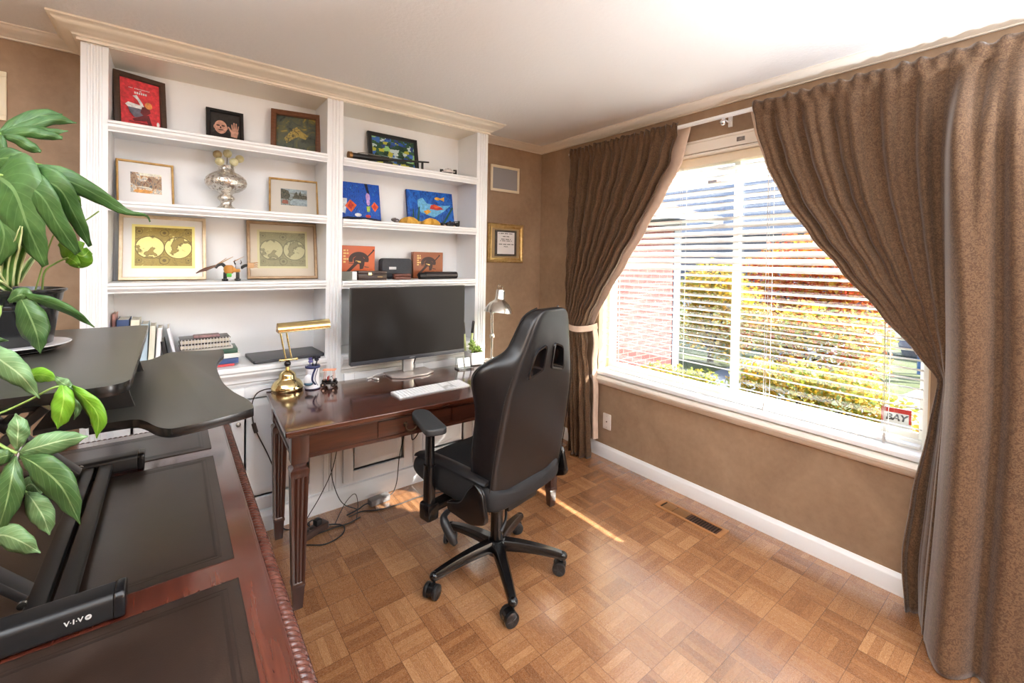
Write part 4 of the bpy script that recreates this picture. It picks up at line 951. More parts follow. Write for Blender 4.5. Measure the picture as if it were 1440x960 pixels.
# ================================================================== WRITING DESK
def wood(name, c1, c2, c3, rough=.25, coat=.4, axis=0):
    nt = NT(name); st = [(1.2, 14, 14), (14, 1.2, 14), (14, 14, 1.2)][axis]
    v = nt.mapping(nt.coord('Object'), st); n = nt.noise(v, 2.2, 5, .6, 1.2)
    nt.base(nt.ramp(n, [(.3, rgb(*c1)), (.5, rgb(*c2)), (.7, rgb(*c3))])); nt.set(rough=rough, coat=coat, coatr=.12, spec=.5)
    nt.bump(n, .05, .002); return nt.m
M_mah = wood('mahogany desk top', (58, 26, 16), (72, 34, 21), (90, 46, 29), .13, .6, 0)
M_mahz = wood('mahogany leg', (44, 19, 13), (56, 25, 16), (70, 34, 22), .28, .4, 2)
M_mahx = wood('mahogany rail', (48, 21, 13), (60, 28, 17), (76, 37, 23), .28, .4, 0)
DW, DD = 1.50, .655; DRZ = RAD(-2.5); DC = (-1.450, -.700, 0)
dk = thing('writing_desk', 'mahogany writing desk with fluted legs standing against the bookcase', 'desk', DC, DRZ)
DT = .76
bm = BM(); box(bm, (-DW/2, -DD/2, DT-.024), (DW/2, DD/2, DT), .006, 3); box(bm, (-DW/2+.012, -DD/2+.012, DT-.032), (DW/2-.012, DD/2-.012, DT-.0245), .003); obj('table_top', bm, M_mah, dk, smooth=40)
LX, LY = DW/2-.058, DD/2-.052
def desk_leg(x, y):
    bm = BM(); q = .033
    box(bm, (x-q, y-q, .615), (x+q, y+q, DT-.032), .002)
    def sq(w, z, c=.0):   # square ring with fluted faces
        pts = []
        for s in range(4):
            a = s*pi/2
            for k in range(12):
                u = -1+2*k/12; d = 1.0
                if c > 0 and abs(u) < .72: d -= c*(abs(sin((u+.72)/1.44*3*pi)))
                px, py = w*d, w*u
                pts.append(Vv((x + px*cos(a)-py*sin(a), y + px*sin(a)+py*cos(a), z)))
        return pts
    rg = [sq(.030, .616), sq(.024, .604), sq(.024, .596), sq(.034, .588), sq(.036, .578), sq(.034, .566), sq(.0335, .556), sq(.0335, .553, .12), sq(.024, .115, .14), sq(.024, .112), sq(.026, .106), sq(.026, .098), sq(.023, .090), sq(.018, .006), sq(.017, 0)]
    loft(bm, rg, True, True)
    return bm
for sx in (-1, 1):
    for sy in (-1, 1): obj('leg', desk_leg(sx*LX, sy*LY), M_mahz, dk, smooth=30)
AZ0, AZ1 = .632, DT-.033
ax = LX-.034; ay = LY-.034
bm = BM()
box(bm, (-ax, -LY-.024, AZ0), (ax, -LY+.0, AZ1), .002); box(bm, (-ax, -LY-.029, AZ0-.004), (ax, -LY+.0, AZ0+.012), .003); obj('apron', bm, M_mahx, dk, smooth=40)
bm = BM(); box(bm, (-ax, LY, AZ0), (ax, LY+.024, AZ1), .002); obj('apron', bm, M_mahx, dk)
for sx in (-1, 1):
    bm = BM(); x0 = sx*LX; box(bm, (min(x0, x0+sx*.024), -ay, AZ0), (max(x0, x0+sx*.024), ay, AZ1), .002); box(bm, (min(x0, x0+sx*.029), -ay, AZ0-.004), (max(x0, x0+sx*.029), ay, AZ0+.012), .003)
    obj('apron', bm, M_mahx, dk, smooth=40)
M_dbrass = mat('dark antique brass', (104, 84, 66), rough=.35, metal=.8)
for c0, c1 in ((-.37, -.005), (.005, .37)):
    bm = BM(); box(bm, (c0, -LY-.031, AZ0+.016), (c1, -LY-.0245, AZ1-.006), .003); dr = obj('drawer', bm, M_mahx, dk, smooth=40)
    cx = (c0+c1)/2-.03*(1 if c0 < 0 else -1); zc = (AZ0+AZ1)/2+.008
    bm = BM(); yb = -LY-.031
    for s in (-1, 1): lathe(bm, [(.010, 0), (.008, .004), (.004, .008), (.005, .014), (0, .016)], 12, Matrix.Translation((cx+s*.024, yb, zc)) @ Matrix.Rotation(RAD(90), 4, 'X'))
    tube(bm, [(cx-.024, yb-.012, zc), (cx-.027, yb-.014, zc-.014), (cx-.014, yb-.015, zc-.028), (cx+.014, yb-.015, zc-.028), (cx+.027, yb-.014, zc-.014), (cx+.024, yb-.012, zc)], .0035, 8, sm=4)
    obj('drawer_pull', bm, M_dbrass, dr, smooth=60)
Z1 = DT+.001
def Rz(a, x=0, y=0, z=0): return Matrix.Translation((x, y, z)) @ Matrix.Rotation(a, 4, 'Z')

# ------------------------------------------------------------------ computer monitor
M_blackp = mat('matte black plastic', (28, 27, 28), rough=.45)
M_scr = mat('dark matte screen', (22, 18, 18), rough=.42, spec=.3)
t = thing('computer_monitor', 'large dark computer monitor standing on the mahogany desk', 'monitor', (-1.42, -.43, DT+.0008), RAD(-.3))
w, h, zc = .735, .435, .318-.0
bm = BM(); box(bm, (-w/2, -.022, .098), (w/2, .012, .098+h), .004); box(bm, (-.25, .012, .18), (.25, .034, .44), .012); obj('housing', bm, M_blackp, t, smooth=40)
bm = BM(); box(bm, (-w/2+.004, -.0235, .120), (w/2-.004, -.0222, .098+h-.004)); obj('screen', bm, M_scr, t)
bm = BM(); box(bm, (-w/2, -.0262, .0965), (w/2, -.0222, .1185), .0015); obj('chin_bezel', bm, mat('slate bezel strip', (66, 68, 76), rough=.35, metal=.4), t, smooth=40)
bm = BM(); box(bm, (-.018, -.0268, .104), (.018, -.0262, .110)); obj('bezel_mark', bm, mat('grey mark', (110, 112, 118), rough=.4), t)
M_alu = mat('silver stand aluminium', (196, 194, 192), rough=.28, metal=.9)
bm = BM(); box(bm, (-.034, .022, .010), (.034, .052, .30), .008); obj('stand_neck', bm, M_alu, t, smooth=50)
bm = BM(); prism(bm, [(-.135, .085), (.135, .085), (.135, -.045), (.075, -.085), (-.075, -.085), (-.135, -.045)], .010, None, .002); obj('stand_base', bm, mat('silver stand foot', (186, 176, 172), rough=.35, metal=.35), t, smooth=40)
bm = BM(); tube(bm, [(.07, .036, .19), (.075, .05, .12), (.06, .06, .07), (.05, .075, .02), (.06, .11, .012), (.075, .14, .004)], .0032, 7, sm=5); obj('display_cable', bm, M_blackp, t, smooth=60)
# keyboard
t = thing('keyboard', 'slim white aluminium keyboard with number pad on the desk front edge', 'keyboard', (-1.468, -.800, Z1), RAD(.8))
bm = BM()
prf = [(-.0575, 0), (-.0575, .005), (.0575, .0105), (.0575, 0)]
pl = rrect(.418, .115, .008, 4)
rg = [[Vv((x, y, .0)) for x, y in pl], [Vv((x, y, .0045+.0055*(y+.0575)/.115)) for x, y in pl]]
loft(bm, rg, True, True); obj('case', bm, mat('silver keyboard case', (214, 214, 216), rough=.3, metal=.5), t, smooth=40)
M_key = mat('white key', (240, 240, 242), rough=.4); M_keyg = mat('grey gap key', (196, 196, 200), rough=.4)
bm = BM()
def key(x0, x1, y0, y1):
    zf = lambda y: .0050+.0055*(y+.0575)/.115
    tb = bmesh.new(); box(tb, (x0, y0, zf((y0+y1)/2)-.0015), (x1, y1, zf((y0+y1)/2)+.0016), .0007, 1); merge(bm, tb)
rows = [(-.0525, .0165), (-.0340, .0165), (-.0155, .0165), (.003, .0165), (.0215, .0165), (.040, .0125)]
for r, (y, kh) in enumerate(rows):
    n = 14 if r else 12; x = -.203
    if r == 0:
        for wd in (.018, .018, .018, .024, .09, .024, .018, .018, .030): 
            key(x, x+wd-.003, y, y+kh); x += wd
    else:
        for k in range(14): key(x, x+.0155, y, y+kh); x += .0186
    for k in range(3): 
        if r in (1, 2) and (r == 2 or k != 1): continue
        key(.066+k*.0186, .0815+k*.0186, y, y+kh)
    for k in range(4): key(.128+k*.0186, .1435+k*.0186, y, y+kh)
obj('keys', bm, M_key, t, smooth=40)
# white charging cable lying on the desk
t = thing('charging_cable', 'short white cable lying on the desk left of the monitor foot', 'cable', (-1.62, -.40, Z1))
bm = BM(); tube(bm, [(-1.50, -.315, Z1+.004), (-1.545, -.335, Z1+.003), (-1.60, -.345, Z1+.003), (-1.645, -.40, Z1+.003), (-1.635, -.425, Z1+.003)], .0024, 7, sm=5); obj('wire', bm, mat('white cable', (236, 232, 230), rough=.4), t, world=True, smooth=60)
bm = BM(); M4 = Rz(RAD(-70), -1.635, -.44, Z1); tb = bmesh.new(); box(tb, (-.018, -.006, 0), (.018, .006, .008), .002); merge(bm, tb, M4); M4 = Rz(RAD(20), -1.655, -.395, Z1); tb = bmesh.new(); box(tb, (-.022, -.005, 0), (.012, .005, .007), .002); merge(bm, tb, M4)
obj('plug', bm, mat('white plug', (240, 238, 236), rough=.35), t, world=True, smooth=40)

# ------------------------------------------------------------------ brass piano lamp
M_brass = mat('polished brass', (236, 212, 150), (240, 222, 168), 10, rough=.12, metal=1)
t = thing('piano_lamp', 'polished brass piano lamp with a horizontal half-round shade on the desk', 'lamp', (-2.088, -.365, Z1), RAD(-1))
lp = [(0, 0), (.074, 0), (.077, .006), (.077, .020), (.073, .026), (.070, .034), (.058, .048), (.044, .056), (.040, .066), (.040, .078), (.034, .088), (.022, .098), (.012, .104), (.010, .114), (.013, .118), (.010, .122), (0, .123)]
bm = BM(); lathe(bm, lp, 40); obj('base', bm, M_brass, t, smooth=40)
bm = BM(); sphere(bm, (0, 0, .136), .0165, 20, 14); obj('pivot_ball', bm, mat('black gloss knob', (22, 20, 24), rough=.15), t, smooth=60)
bm = BM(); cyl(bm, (-.032, 0, .157), (.042, 0, .157), .006, 12); sphere(bm, (-.034, 0, .157), .008, 10, 8); sphere(bm, (.044, 0, .157), .008, 10, 8); obj('joint', bm, M_brass, t, smooth=50)
for x in (-.014, .014):
    bm = BM(); tube(bm, [(.006+x, 0, .157), (-.010+x, 0, .24), (-.020+x, 0, .30)], .0042, 10); obj('arm', bm, M_brass, t, smooth=50)
sh_c = Vv((-.028, 0, .318)); R0 = .036; L0 = .255
bm = BM(); rings = []
outer = [(R0*cos(RAD(a)), R0*sin(RAD(a))) for a in range(-20, 201, 11)]; inner = [(c*.94, s*.94) for c, s in reversed(outer)]
pf = outer+inner
tiltx = RAD(-2)
for x in (-.022, L0-.022): rings.append([Vv((sh_c.x+x, sh_c.y+a, sh_c.z+b+ x*.03)) for a, b in pf])
loft(bm, rings, True, True); obj('shade', bm, M_brass, t, smooth=50)
for x, nm in ((-.022, 1), (L0-.022, 1)):
    bm = BM(); prism(bm, [(R0*.97*cos(RAD(a)), R0*.97*sin(RAD(a))) for a in range(-20, 201, 11)], .002, Matrix(((0, 0, 1, sh_c.x+x-(.0012 if x < 0 else .0008)), (1, 0, 0, sh_c.y), (0, 1, 0, sh_c.z+x*.03), (0, 0, 0, 1))))
    obj('shade_end', bm, mat('dull brass end', (170, 130, 62), rough=.35, metal=1), t, smooth=40)
bm = BM(); cyl(bm, (sh_c.x+.01, 0, sh_c.z-.004), (sh_c.x+.18, 0, sh_c.z-.002), .011, 14); obj('bulb_tube', bm, mat('frosted bulb', (236, 228, 210), rough=.5), t, smooth=50)
# its cord: over the desk edge, inline switch, down to the floor
t = thing('lamp_cord', 'dark lamp cord with an inline switch hanging at the left end of the desk', 'cord', (-2.22, -.4, 0))
cp = [(-2.14, -.33, Z1+.006), (-2.19, -.322, Z1+.004), (-2.225, -.315, .745), (-2.242, -.305, .69), (-2.236, -.305, .60), (-2.215, -.31, .53), (-2.17, -.32, .42), (-2.13, -.325, .30), (-2.10, -.325, .18), (-2.115, -.325, .07), (-2.09, -.345, .006), (-2.03, -.37, .005), (-1.97, -.37, .005)]
bm = BM(); tube(bm, cp, .003, 7, sm=6); obj('wire', bm, mat('dark brown cord', (40, 30, 26), rough=.5), t, world=True, smooth=60)
bm = BM(); tb = bmesh.new(); box(tb, (-.010, -.008, -.026), (.010, .008, .026), .004); merge(bm, tb, Matrix.Translation((-2.2285, -.3065, .568)) @ Matrix.Rotation(RAD(-14), 4, 'Y')); obj('inline_switch', bm, mat('dark switch', (44, 30, 26), rough=.4), t, world=True, smooth=40)
# ------------------------------------------------------------------ miniature golf bag
t = thing('golf_bag', 'miniature white golf bag with blue trim holding club heads on the desk', 'desk ornament', (-1.975, -.415, Z1), RAD(-25))
M_gbw = mat('white vinyl bag', (236, 236, 240), (224, 224, 232), 40, rough=.4); M_gbn = mat('navy trim', (44, 50, 96), rough=.45); M_gbt = mat('teal grey pocket base', (74, 104, 122), rough=.5)
bm = BM(); lathe(bm, [(.030, 0), (.036, .002), (.037, .018), (.034, .024), (.033, .060), (.034, .100), (.036, .118), (.033, .122), (.028, .120)], 24); obj('bag_body', bm, M_gbw, t, smooth=50)
bm = BM(); lathe(bm, [(.0362, .110), (.0378, .112), (.0378, .119), (.0350, .1235), (.0325, .121)], 24); lathe(bm, [(.0366, .001), (.0378, .002), (.0378, .004), (.0366, .005)], 24); obj('trim_ring', bm, M_gbn, t, smooth=50)
bm = BM(); sphere(bm, (-.012, -.034, .052), .022, 16, 12, (1.15, .8, 1.4)); obj('front_pocket', bm, M_gbw, t, smooth=60)
bm = BM(); sphere(bm, (-.012, -.038, .034), .020, 16, 12, (1.15, .75, .55)); obj('pocket_base', bm, M_gbt, t, smooth=60)
bm = BM(); tube(bm, [(.020, -.031, .112), (.012, -.052, .085), (.010, -.054, .055), (.022, -.034, .028)], 1, sm=4, prof=[(.002, -.004), (.002, .004), (-.002, .004), (-.002, -.004)]); tube(bm, [(.030, -.022, .108), (.020, -.04, .06), (.030, -.022, .02)], .0016, 6, sm=4); obj('strap', bm, M_gbn, t, smooth=60)
bm = BM(); prism(bm, rrect(.05, .05, .02), .004, Matrix.Translation((0, 0, .116))); obj('bag_opening', bm, M_blackp, t)
M_club = mat('club head dark', (40, 40, 52), rough=.25, metal=.6); M_shaft = mat('club shaft', (170, 170, 190), rough=.2, metal=.9)
for k, (x, y, hh, a, nm) in enumerate(((-.014, .010, .150, .4, 'purple'), (.012, .012, .156, 1.2, 'dark'), (.016, -.010, .150, 2.2, 'dark'), (-.008, -.012, .144, -.6, 'purple'), (.0, .0, .160, 0, 'dark'))):
    bm = BM(); cyl(bm, (x, y, .1205), (x*1.6, y*1.6, hh), .0022, 8); sphere(bm, (x*1.6+.008*cos(a), y*1.6+.008*sin(a), hh+.004), .0105, 12, 8, (1.15, .8, .75)); obj('golf_club', bm, mat('purple head cover', (90, 84, 150), rough=.35) if nm == 'purple' else M_club, t, smooth=60)
# ------------------------------------------------------------------ miniature golf cart
t = thing('golf_cart', 'miniature black golf cart with an orange roof frame beside the white golf bag', 'desk ornament', (-1.892, -.425, Z1), RAD(-30))
bm = BM(); box(bm, (-.036, -.018, .012), (.036, .018, .024), .003); box(bm, (-.036, -.017, .024), (-.012, .017, .036), .004); box(bm, (-.008, -.017, .024), (.008, .017, .034), .003); box(bm, (.022, -.016, .024), (.037, .016, .040), .004); obj('cart_body', bm, mat('black enamel', (26, 24, 26), rough=.2), t, smooth=40)
bm = BM(); box(bm, (-.008, -.016, .034), (-.002, .016, .054), .002); obj('seat_back', bm, mat('red enamel', (160, 44, 36), rough=.3), t, smooth=40)
bm = BM()
for x in (-.024, .026):
    for y in (-.015, .015): cyl(bm, (x, y, .034), (x*.9, y, .088), .0013, 6)
obj('roof_post', bm, mat('copper post', (214, 132, 92), rough=.3, metal=.6), t)
bm = BM(); prism(bm, rrect(.066, .040, .008), .004, Matrix.Translation((.001, 0, .0875)), .001); obj('roof', bm, mat('orange roof', (236, 150, 104), rough=.35), t, smooth=40)
for x in (-.025, .027):
    for y in (-1, 1):
        bm = BM(); lathe(bm, [(.006, -.005), (.0115, -.005), (.0125, -.003), (.0125, .003), (.0115, .005), (.006, .005)], 18, Matrix.Translation((x, y*.0225, .0125)) @ Matrix.Rotation(RAD(90), 4, 'X')); wl = obj('wheel', bm, mb, t, smooth=40)
        bm = BM(); cyl(bm, (x, y*.0225-.0056, .0125), (x, y*.0225+.0056, .0125), .006, 12); obj('hub', bm, mat('chrome', (225, 225, 228)), wl, smooth=40)
bm = BM(); tube(bm, [(.020, 0, .038), (.013, 0, .052)], .0013, 6); tb = bmesh.new(); lathe(tb, [(.006, -.001), (.008, -.001), (.008, .001), (.006, .001)], 16); merge(bm, tb, Matrix.Translation((.0125, 0, .053)) @ Matrix.Rotation(RAD(-30), 4, 'Y')); obj('steering_wheel', bm, mb, t)

# ------------------------------------------------------------------ silver task lamp at the right end
M_sil = mat('brushed silver', (206, 200, 190), (216, 212, 204), 30, rough=.24, metal=.95, stretch=(1, 1, 8))
t = thing('desk_lamp', 'silver desk lamp with a bell shade at the right end of the desk', 'lamp', (-.805, -.46, Z1), RAD(0))
bm = BM(); lathe(bm, [(0, 0), (.078, 0), (.080, .004), (.078, .012), (.060, .020), (.02, .026), (.012, .034), (0, .035)], 36); obj('base', bm, M_sil, t, smooth=40)
bm = BM(); cyl(bm, (-.028, 0, .022), (-.028, 0, .175), .008, 12); box(bm, (-.040, -.011, .165), (-.016, .011, .195), .003); cyl(bm, (-.028, -.02, .18), (-.028, .02, .18), .008, 12); obj('post', bm, M_sil, t, smooth=40)
for x in (-.036, -.020):
    bm = BM(); cyl(bm, (x, 0, .18), (x-.006, 0, .345), .0038, 10); obj('arm_rod', bm, M_sil, t, smooth=50)
bm = BM(); tube(bm, [(-.028, .004, .185+.003*k) if k % 2 else (-.028, -.004, .185+.003*k) for k in range(30)], .0018, 5); obj('spring', bm, mat('spring steel', (170, 168, 164), rough=.3, metal=1), t)
bm = BM(); box(bm, (-.044, -.012, .335), (-.020, .012, .362), .003); cyl(bm, (-.034, -.018, .348), (-.034, .018, .348), .008, 12); tube(bm, [(-.034, 0, .355), (-.02, 0, .372), (.0, 0, .385)], .006, 10); obj('head_joint', bm, M_sil, t, smooth=40)
sp_ = [(.098, .0), (.100, .002), (.096, .014), (.086, .036), (.070, .060), (.050, .078), (.036, .088), (.034, .092), (.032, .100), (.030, .150), (.027, .158), (0, .160)]
spi = [(.096, .001), (.092, .014), (.082, .036), (.066, .058), (.046, .075), (.030, .085), (.0, .088)]
MS = Matrix.Translation((.022, 0, .340)) @ Matrix.Rotation(RAD(6), 4, 'Y')
bm = BM(); lathe(bm, spi[::-1] + sp_, 44, MS); obj('shade', bm, M_sil, t, smooth=35)
bm = BM(); tb = bmesh.new()
for k in range(10):
    a = -.9+1.8*k/9; box(tb, (.0295*cos(a)-.002, .0295*sin(a)-.002, .104), (.0325*cos(a), .0325*sin(a)+.001, .144), .0005, 1)
merge(bm, tb, MS @ Matrix.Rotation(RAD(-60), 4, 'Z')); obj('cooling_slot', bm, mat('dark slot', (96, 88, 80), rough=.5), t)
bm = BM(); tb = bmesh.new(); tube(tb, [(-.02, 0, .158), (-.028, 0, .178), (-.018, 0, .192), (-.006, 0, .184), (-.010, 0, .168)], .003, 8, sm=4); tube(tb, [(.012, 0, .158), (.014, 0, .176), (.006, 0, .180)], .003, 8, sm=3); merge(bm, tb, MS); obj('handle_loop', bm, mat('dark chrome', (120, 110, 100), rough=.25, metal=1), t, smooth=60)
bm = BM(); sphere(bm, (0, 0, .045), .026, 16, 12, (1, 1, 1.2), M=MS); obj('bulb', bm, mat('frosted bulb', (236, 228, 210)), t, smooth=60)

# ------------------------------------------------------------------ planter, marker pens, glass card holder, wallet
t = thing('potted_succulent', 'small green succulent in a white square pot behind the monitor corner', 'potted plant', (-.955, -.43, Z1), RAD(-4))
bm = BM(); rg = []
for w_, z_ in ((.040, 0), (.047, .004), (.054, .082), (.053, .085), (.048, .085), (.044, .070)): rg.append([Vv((x, y, z_)) for x, y in rrect(w_*2, w_*2, .012)])
loft(bm, rg, True, False); lathe(bm, [(0, .0), (.04, .0)], 12); obj('pot', bm, mat('white ceramic pot', (238, 238, 238), rough=.25), t, smooth=50)
bm = BM(); prism(bm, rrect(.09, .09, .012), .004, Matrix.Translation((0, 0, .068))); obj('soil', bm, mat('dark potting soil', (54, 40, 30), rough=.9), t)
M_suc = mat('light green succulent leaf', (120, 156, 66), (168, 190, 104), 40, rough=.4)
rnd = random.Random(3)
for cl in range(4):
    cx, cy = ((-.022, -.016), (.022, -.014), (-.008, .02), (.024, .022))[cl]; hz = (.128, .112, .15, .105)[cl]
    bm = BM()
    tube(bm, [(cx, cy, .066), (cx, cy, hz-.02)], .004, 6)
    for k in range(13):
        a = k*2.4; e = .25+.95*(k/13); l = .030*(.7+.4*(1-k/13)); d = Vv((cos(a)*cos(e), sin(a)*cos(e), sin(e)))
        p0 = Vv((cx, cy, hz-.03+.002*k)); tube(bm, [p0, p0+d*l*.5, p0+d*l], [.003, .0075, .0015], 7)
    obj('rosette', bm, M_suc, t, smooth=60)
for lb, x, y, lean in (('black marker pen standing furthest left behind the succulent', -.985, -.375, -.10), ('black and silver marker pen leaning right behind the succulent', -.962, -.372, .12)):
    t = thing('marker_pen', lb, 'pen', (x, y, Z1), 0, 'marker pens behind the monitor')
    p0 = Vv((x, y, Z1)); d = Vv((lean, .0, 1)).normalized()
    bm = BM(); tube(bm, [p0, p0+d*.20], .0085, 12); obj('barrel', bm, mat('pen barrel lime', (206, 214, 150), rough=.4), t, world=True, smooth=50)
    bm = BM(); tube(bm, [p0+d*.2005, p0+d*.275, p0+d*.285], [.0095, .0095, .007], 12); obj('pen_cap', bm, mat('black pen cap', (30, 30, 34), rough=.3), t, world=True, smooth=50)
    bm = BM(); tube(bm, [p0+d*.274+Vv((.0, -.0115, 0)), p0+d*.215+Vv((0, -.0115, 0))], .0022, 6); obj('clip', bm, mat('chrome', (225, 225, 228)), t, world=True)
t = thing('card_holder', 'clear card stand holding two small white cards beside the white square pot', 'card holder', (-1.075, -.50, Z1), RAD(-8))
def acrylic():
    nt = NT('clear acrylic'); nt.base((.92, .96, .97, 1)); nt.set(rough=.05, trans=1.0, ior=1.3); return nt.m
bm = BM(); rg = []
for x in (-.052, .052): rg.append([Vv((x, -.034, 0)), Vv((x, .034, 0)), Vv((x, .030, .070)), Vv((x, .026, .070)), Vv((x, .028, .006)), Vv((x, -.034, .006))])
loft(bm, rg, True, True); obj('stand', bm, acrylic(), t)
for x in (-.024, .024):
    bm = BM(); tb = bmesh.new(); box(tb, (x-.019, -.001, .0), (x+.019, .001, .058), .0004); merge(bm, tb, Matrix.Translation((0, .004, .0075)) @ Matrix.Rotation(RAD(-18), 4, 'X')); obj('card', bm, mat('white card stock', (236, 240, 244), rough=.45), t)
bm = BM(); box(bm, (-.056, -.040, 0), (-.0525, .034, .004)); obj('edge_strip', bm, mat('dark edge', (70, 76, 84), rough=.3), t)
t = thing('wallet', 'brown folded leather wallet on the desk at the right of the keyboard', 'wallet', (-1.11, -.785, Z1), RAD(25))
bm = BM(); prism(bm, rrect(.11, .085, .012), .010, Matrix.Translation((0, 0, 0)), .003); obj('fold', bm, M_lth, t, smooth=60)
bm = BM(); prism(bm, rrect(.108, .083, .012), .009, Matrix.Translation((.001, 0, .0105)) , .003); obj('fold', bm, M_lth, t, smooth=60)

# ------------------------------------------------------------------ power brick and cables under the desk
M_cab = mat('black cable', (30, 27, 28), rough=.5)
t = thing('power_adapter', 'grey power brick with its lead on the floor against the bookcase plinth', 'power adapter', (-1.585, -.375, 0), RAD(6))
bm = BM(); prism(bm, rrect(.125, .055, .010), .034, Matrix.Translation((0, 0, .001)), .005); obj('brick', bm, mat('grey power brick', (112, 108, 108), rough=.4), t, smooth=50)
bm = BM(); tube(bm, [(-.063, 0, .018), (-.09, .005, .016), (-.13, .0, .006), (-.20, -.01, .004)], .0038, 7, sm=5); obj('mains_lead', bm, M_cab, t, smooth=60)
bm = BM(); tube(bm, [(.063, 0, .018), (.10, .012, .02), (.13, .02, .08), (.15, .03, .22), (.19, .04, .36), (.20, .05, .50), (.20, .05, .66)], .003, 7, sm=5); obj('output_lead', bm, M_cab, t, smooth=60)
def cable(label, pts, r=.0034):
    bm = BM(); tube(bm, pts, r, 7, sm=6); o = obj('cable', bm, M_cab, None, smooth=60); tag(o, label, 'cable', 'cables under the desk')
cable('black cable looping down behind the desk drawer to the floor by the chair armrest', [(-1.33, -.42, .66), (-1.335, -.43, .52), (-1.36, -.44, .40), (-1.41, -.45, .36), (-1.40, -.44, .44), (-1.34, -.44, .47), (-1.27, -.44, .44), (-1.20, -.45, .38)])
cable('black cable dropping to the floor at the chair armrest and curling back', [(-1.24, -.40, .66), (-1.255, -.40, .48), (-1.275, -.41, .30), (-1.275, -.42, .12), (-1.26, -.44, .02), (-1.22, -.47, .006), (-1.16, -.44, .005), (-1.10, -.40, .005)])
cable('long black cable lying across the sunlit floor from the plinth to the chair', [(-1.78, -.43, .005), (-1.70, -.42, .005), (-1.62, -.46, .005), (-1.50, -.475, .005), (-1.38, -.47, .005), (-1.27, -.49, .005), (-1.18, -.52, .005)])
cable('thin straight cable hanging behind the left part of the drawer apron', [(-1.86, -.40, .66), (-1.868, -.40, .45), (-1.87, -.40, .28), (-1.845, -.405, .16), (-1.80, -.40, .07), (-1.72, -.39, .01)], .0024)
cable('cable slanting down from the apron toward the front left leg', [(-1.69, -.42, .66), (-1.76, -.42, .56), (-1.83, -.41, .43), (-1.87, -.41, .28), (-1.93, -.40, .15), (-1.99, -.40, .06), (-2.03, -.42, .006)], .0024)
cable('small hooped cable standing up from the floor near the left desk legs', [(-1.86, -.45, .005), (-1.80, -.43, .09), (-1.745, -.42, .12), (-1.73, -.43, .06), (-1.75, -.47, .005)], .002)
cable('coiled cable on the floor just right of the front left desk leg', [(-2.03, -.55, .005), (-1.95, -.60, .005), (-1.86, -.57, .005), (-1.83, -.50, .006), (-1.88, -.45, .008), (-1.96, -.44, .012), (-2.0, -.45, .05), (-1.975, -.45, .065), (-1.96, -.45, .03)])
cable('cable stretched along the floor behind the front left desk leg', [(-2.08, -.50, .005), (-1.98, -.49, .005), (-1.88, -.485, .005), (-1.80, -.49, .005), (-1.73, -.47, .006)])
t = thing('power_strip', 'dark power strip on the floor behind the front left leg of the desk', 'power strip', (-1.995, -.475, 0), RAD(24))
bm = BM(); prism(bm, rrect(.20, .058, .010), .034, None, .006); obj('strip_body', bm, mat('dark brown strip', (70, 50, 44), rough=.4), t, smooth=50)
bm = BM(); box(bm, (.030, -.017, .0345), (.062, .017, .066), .005); obj('plug', bm, M_blackp, t, smooth=40)
bm = BM()
for k in range(4): cyl(bm, (-.075+.028*k, 0, .0342), (-.075+.028*k, 0, .0352), .011, 14)
obj('socket', bm, M_blackp, t)

# ================================================================== GAMING CHAIR
M_pu = mat('black leatherette', (19, 18, 20), (25, 24, 26), 60, rough=.32, bump=.12, bscale=420, bdist=.002, spec=.55)
M_puf = mat('black perforated fabric', (16, 15, 17), (24, 22, 24), 200, rough=.75, bump=.3, bscale=500)
M_gl = mat('gloss black nylon', (18, 17, 18), rough=.2, spec=.6)
M_trimc = mat('gloss trim plastic', (26, 25, 28), rough=.14, spec=.7)
CH = (-1.354, -1.256, 0); CR = RAD(11)
ch = thing('gaming_chair', 'black gaming chair on a five star caster base with its back to the viewer', 'chair', CH, CR)
# five star base
angs = [RAD(a)-CR for a in (30.5, 102.5, 174.5, 246.5, 318.5)]
for a in angs:
    bm = BM(); pts = []; rg = []
    for k in range(9):
        u = k/8; r = .028+.285*u; z = .128-.036*u*u-.006*u; w_ = .030-.012*u; hh = .021-.007*u
        c, s = cos(a), sin(a)
        rg.append([Vv((r*c - q*s, r*s + q*c, z+zz)) for q, zz in ((-w_, -hh), (w_, -hh), (w_*1.0, hh*.2), (w_*.62, hh), (-w_*.62, hh), (-w_, hh*.2))])
    loft(bm, rg, True, True); sphere(bm, (.313*cos(a), .313*sin(a), .084), .021, 12, 8, (1, 1, .9))
    obj('base_arm', bm, M_gl, ch, smooth=50)
bm = BM(); lathe(bm, [(0, .088), (.046, .088), (.050, .10), (.048, .135), (.040, .148), (.034, .152), (0, .152)], 28); obj('base_hub', bm, M_gl, ch, smooth=40)
rc = random.Random(5)
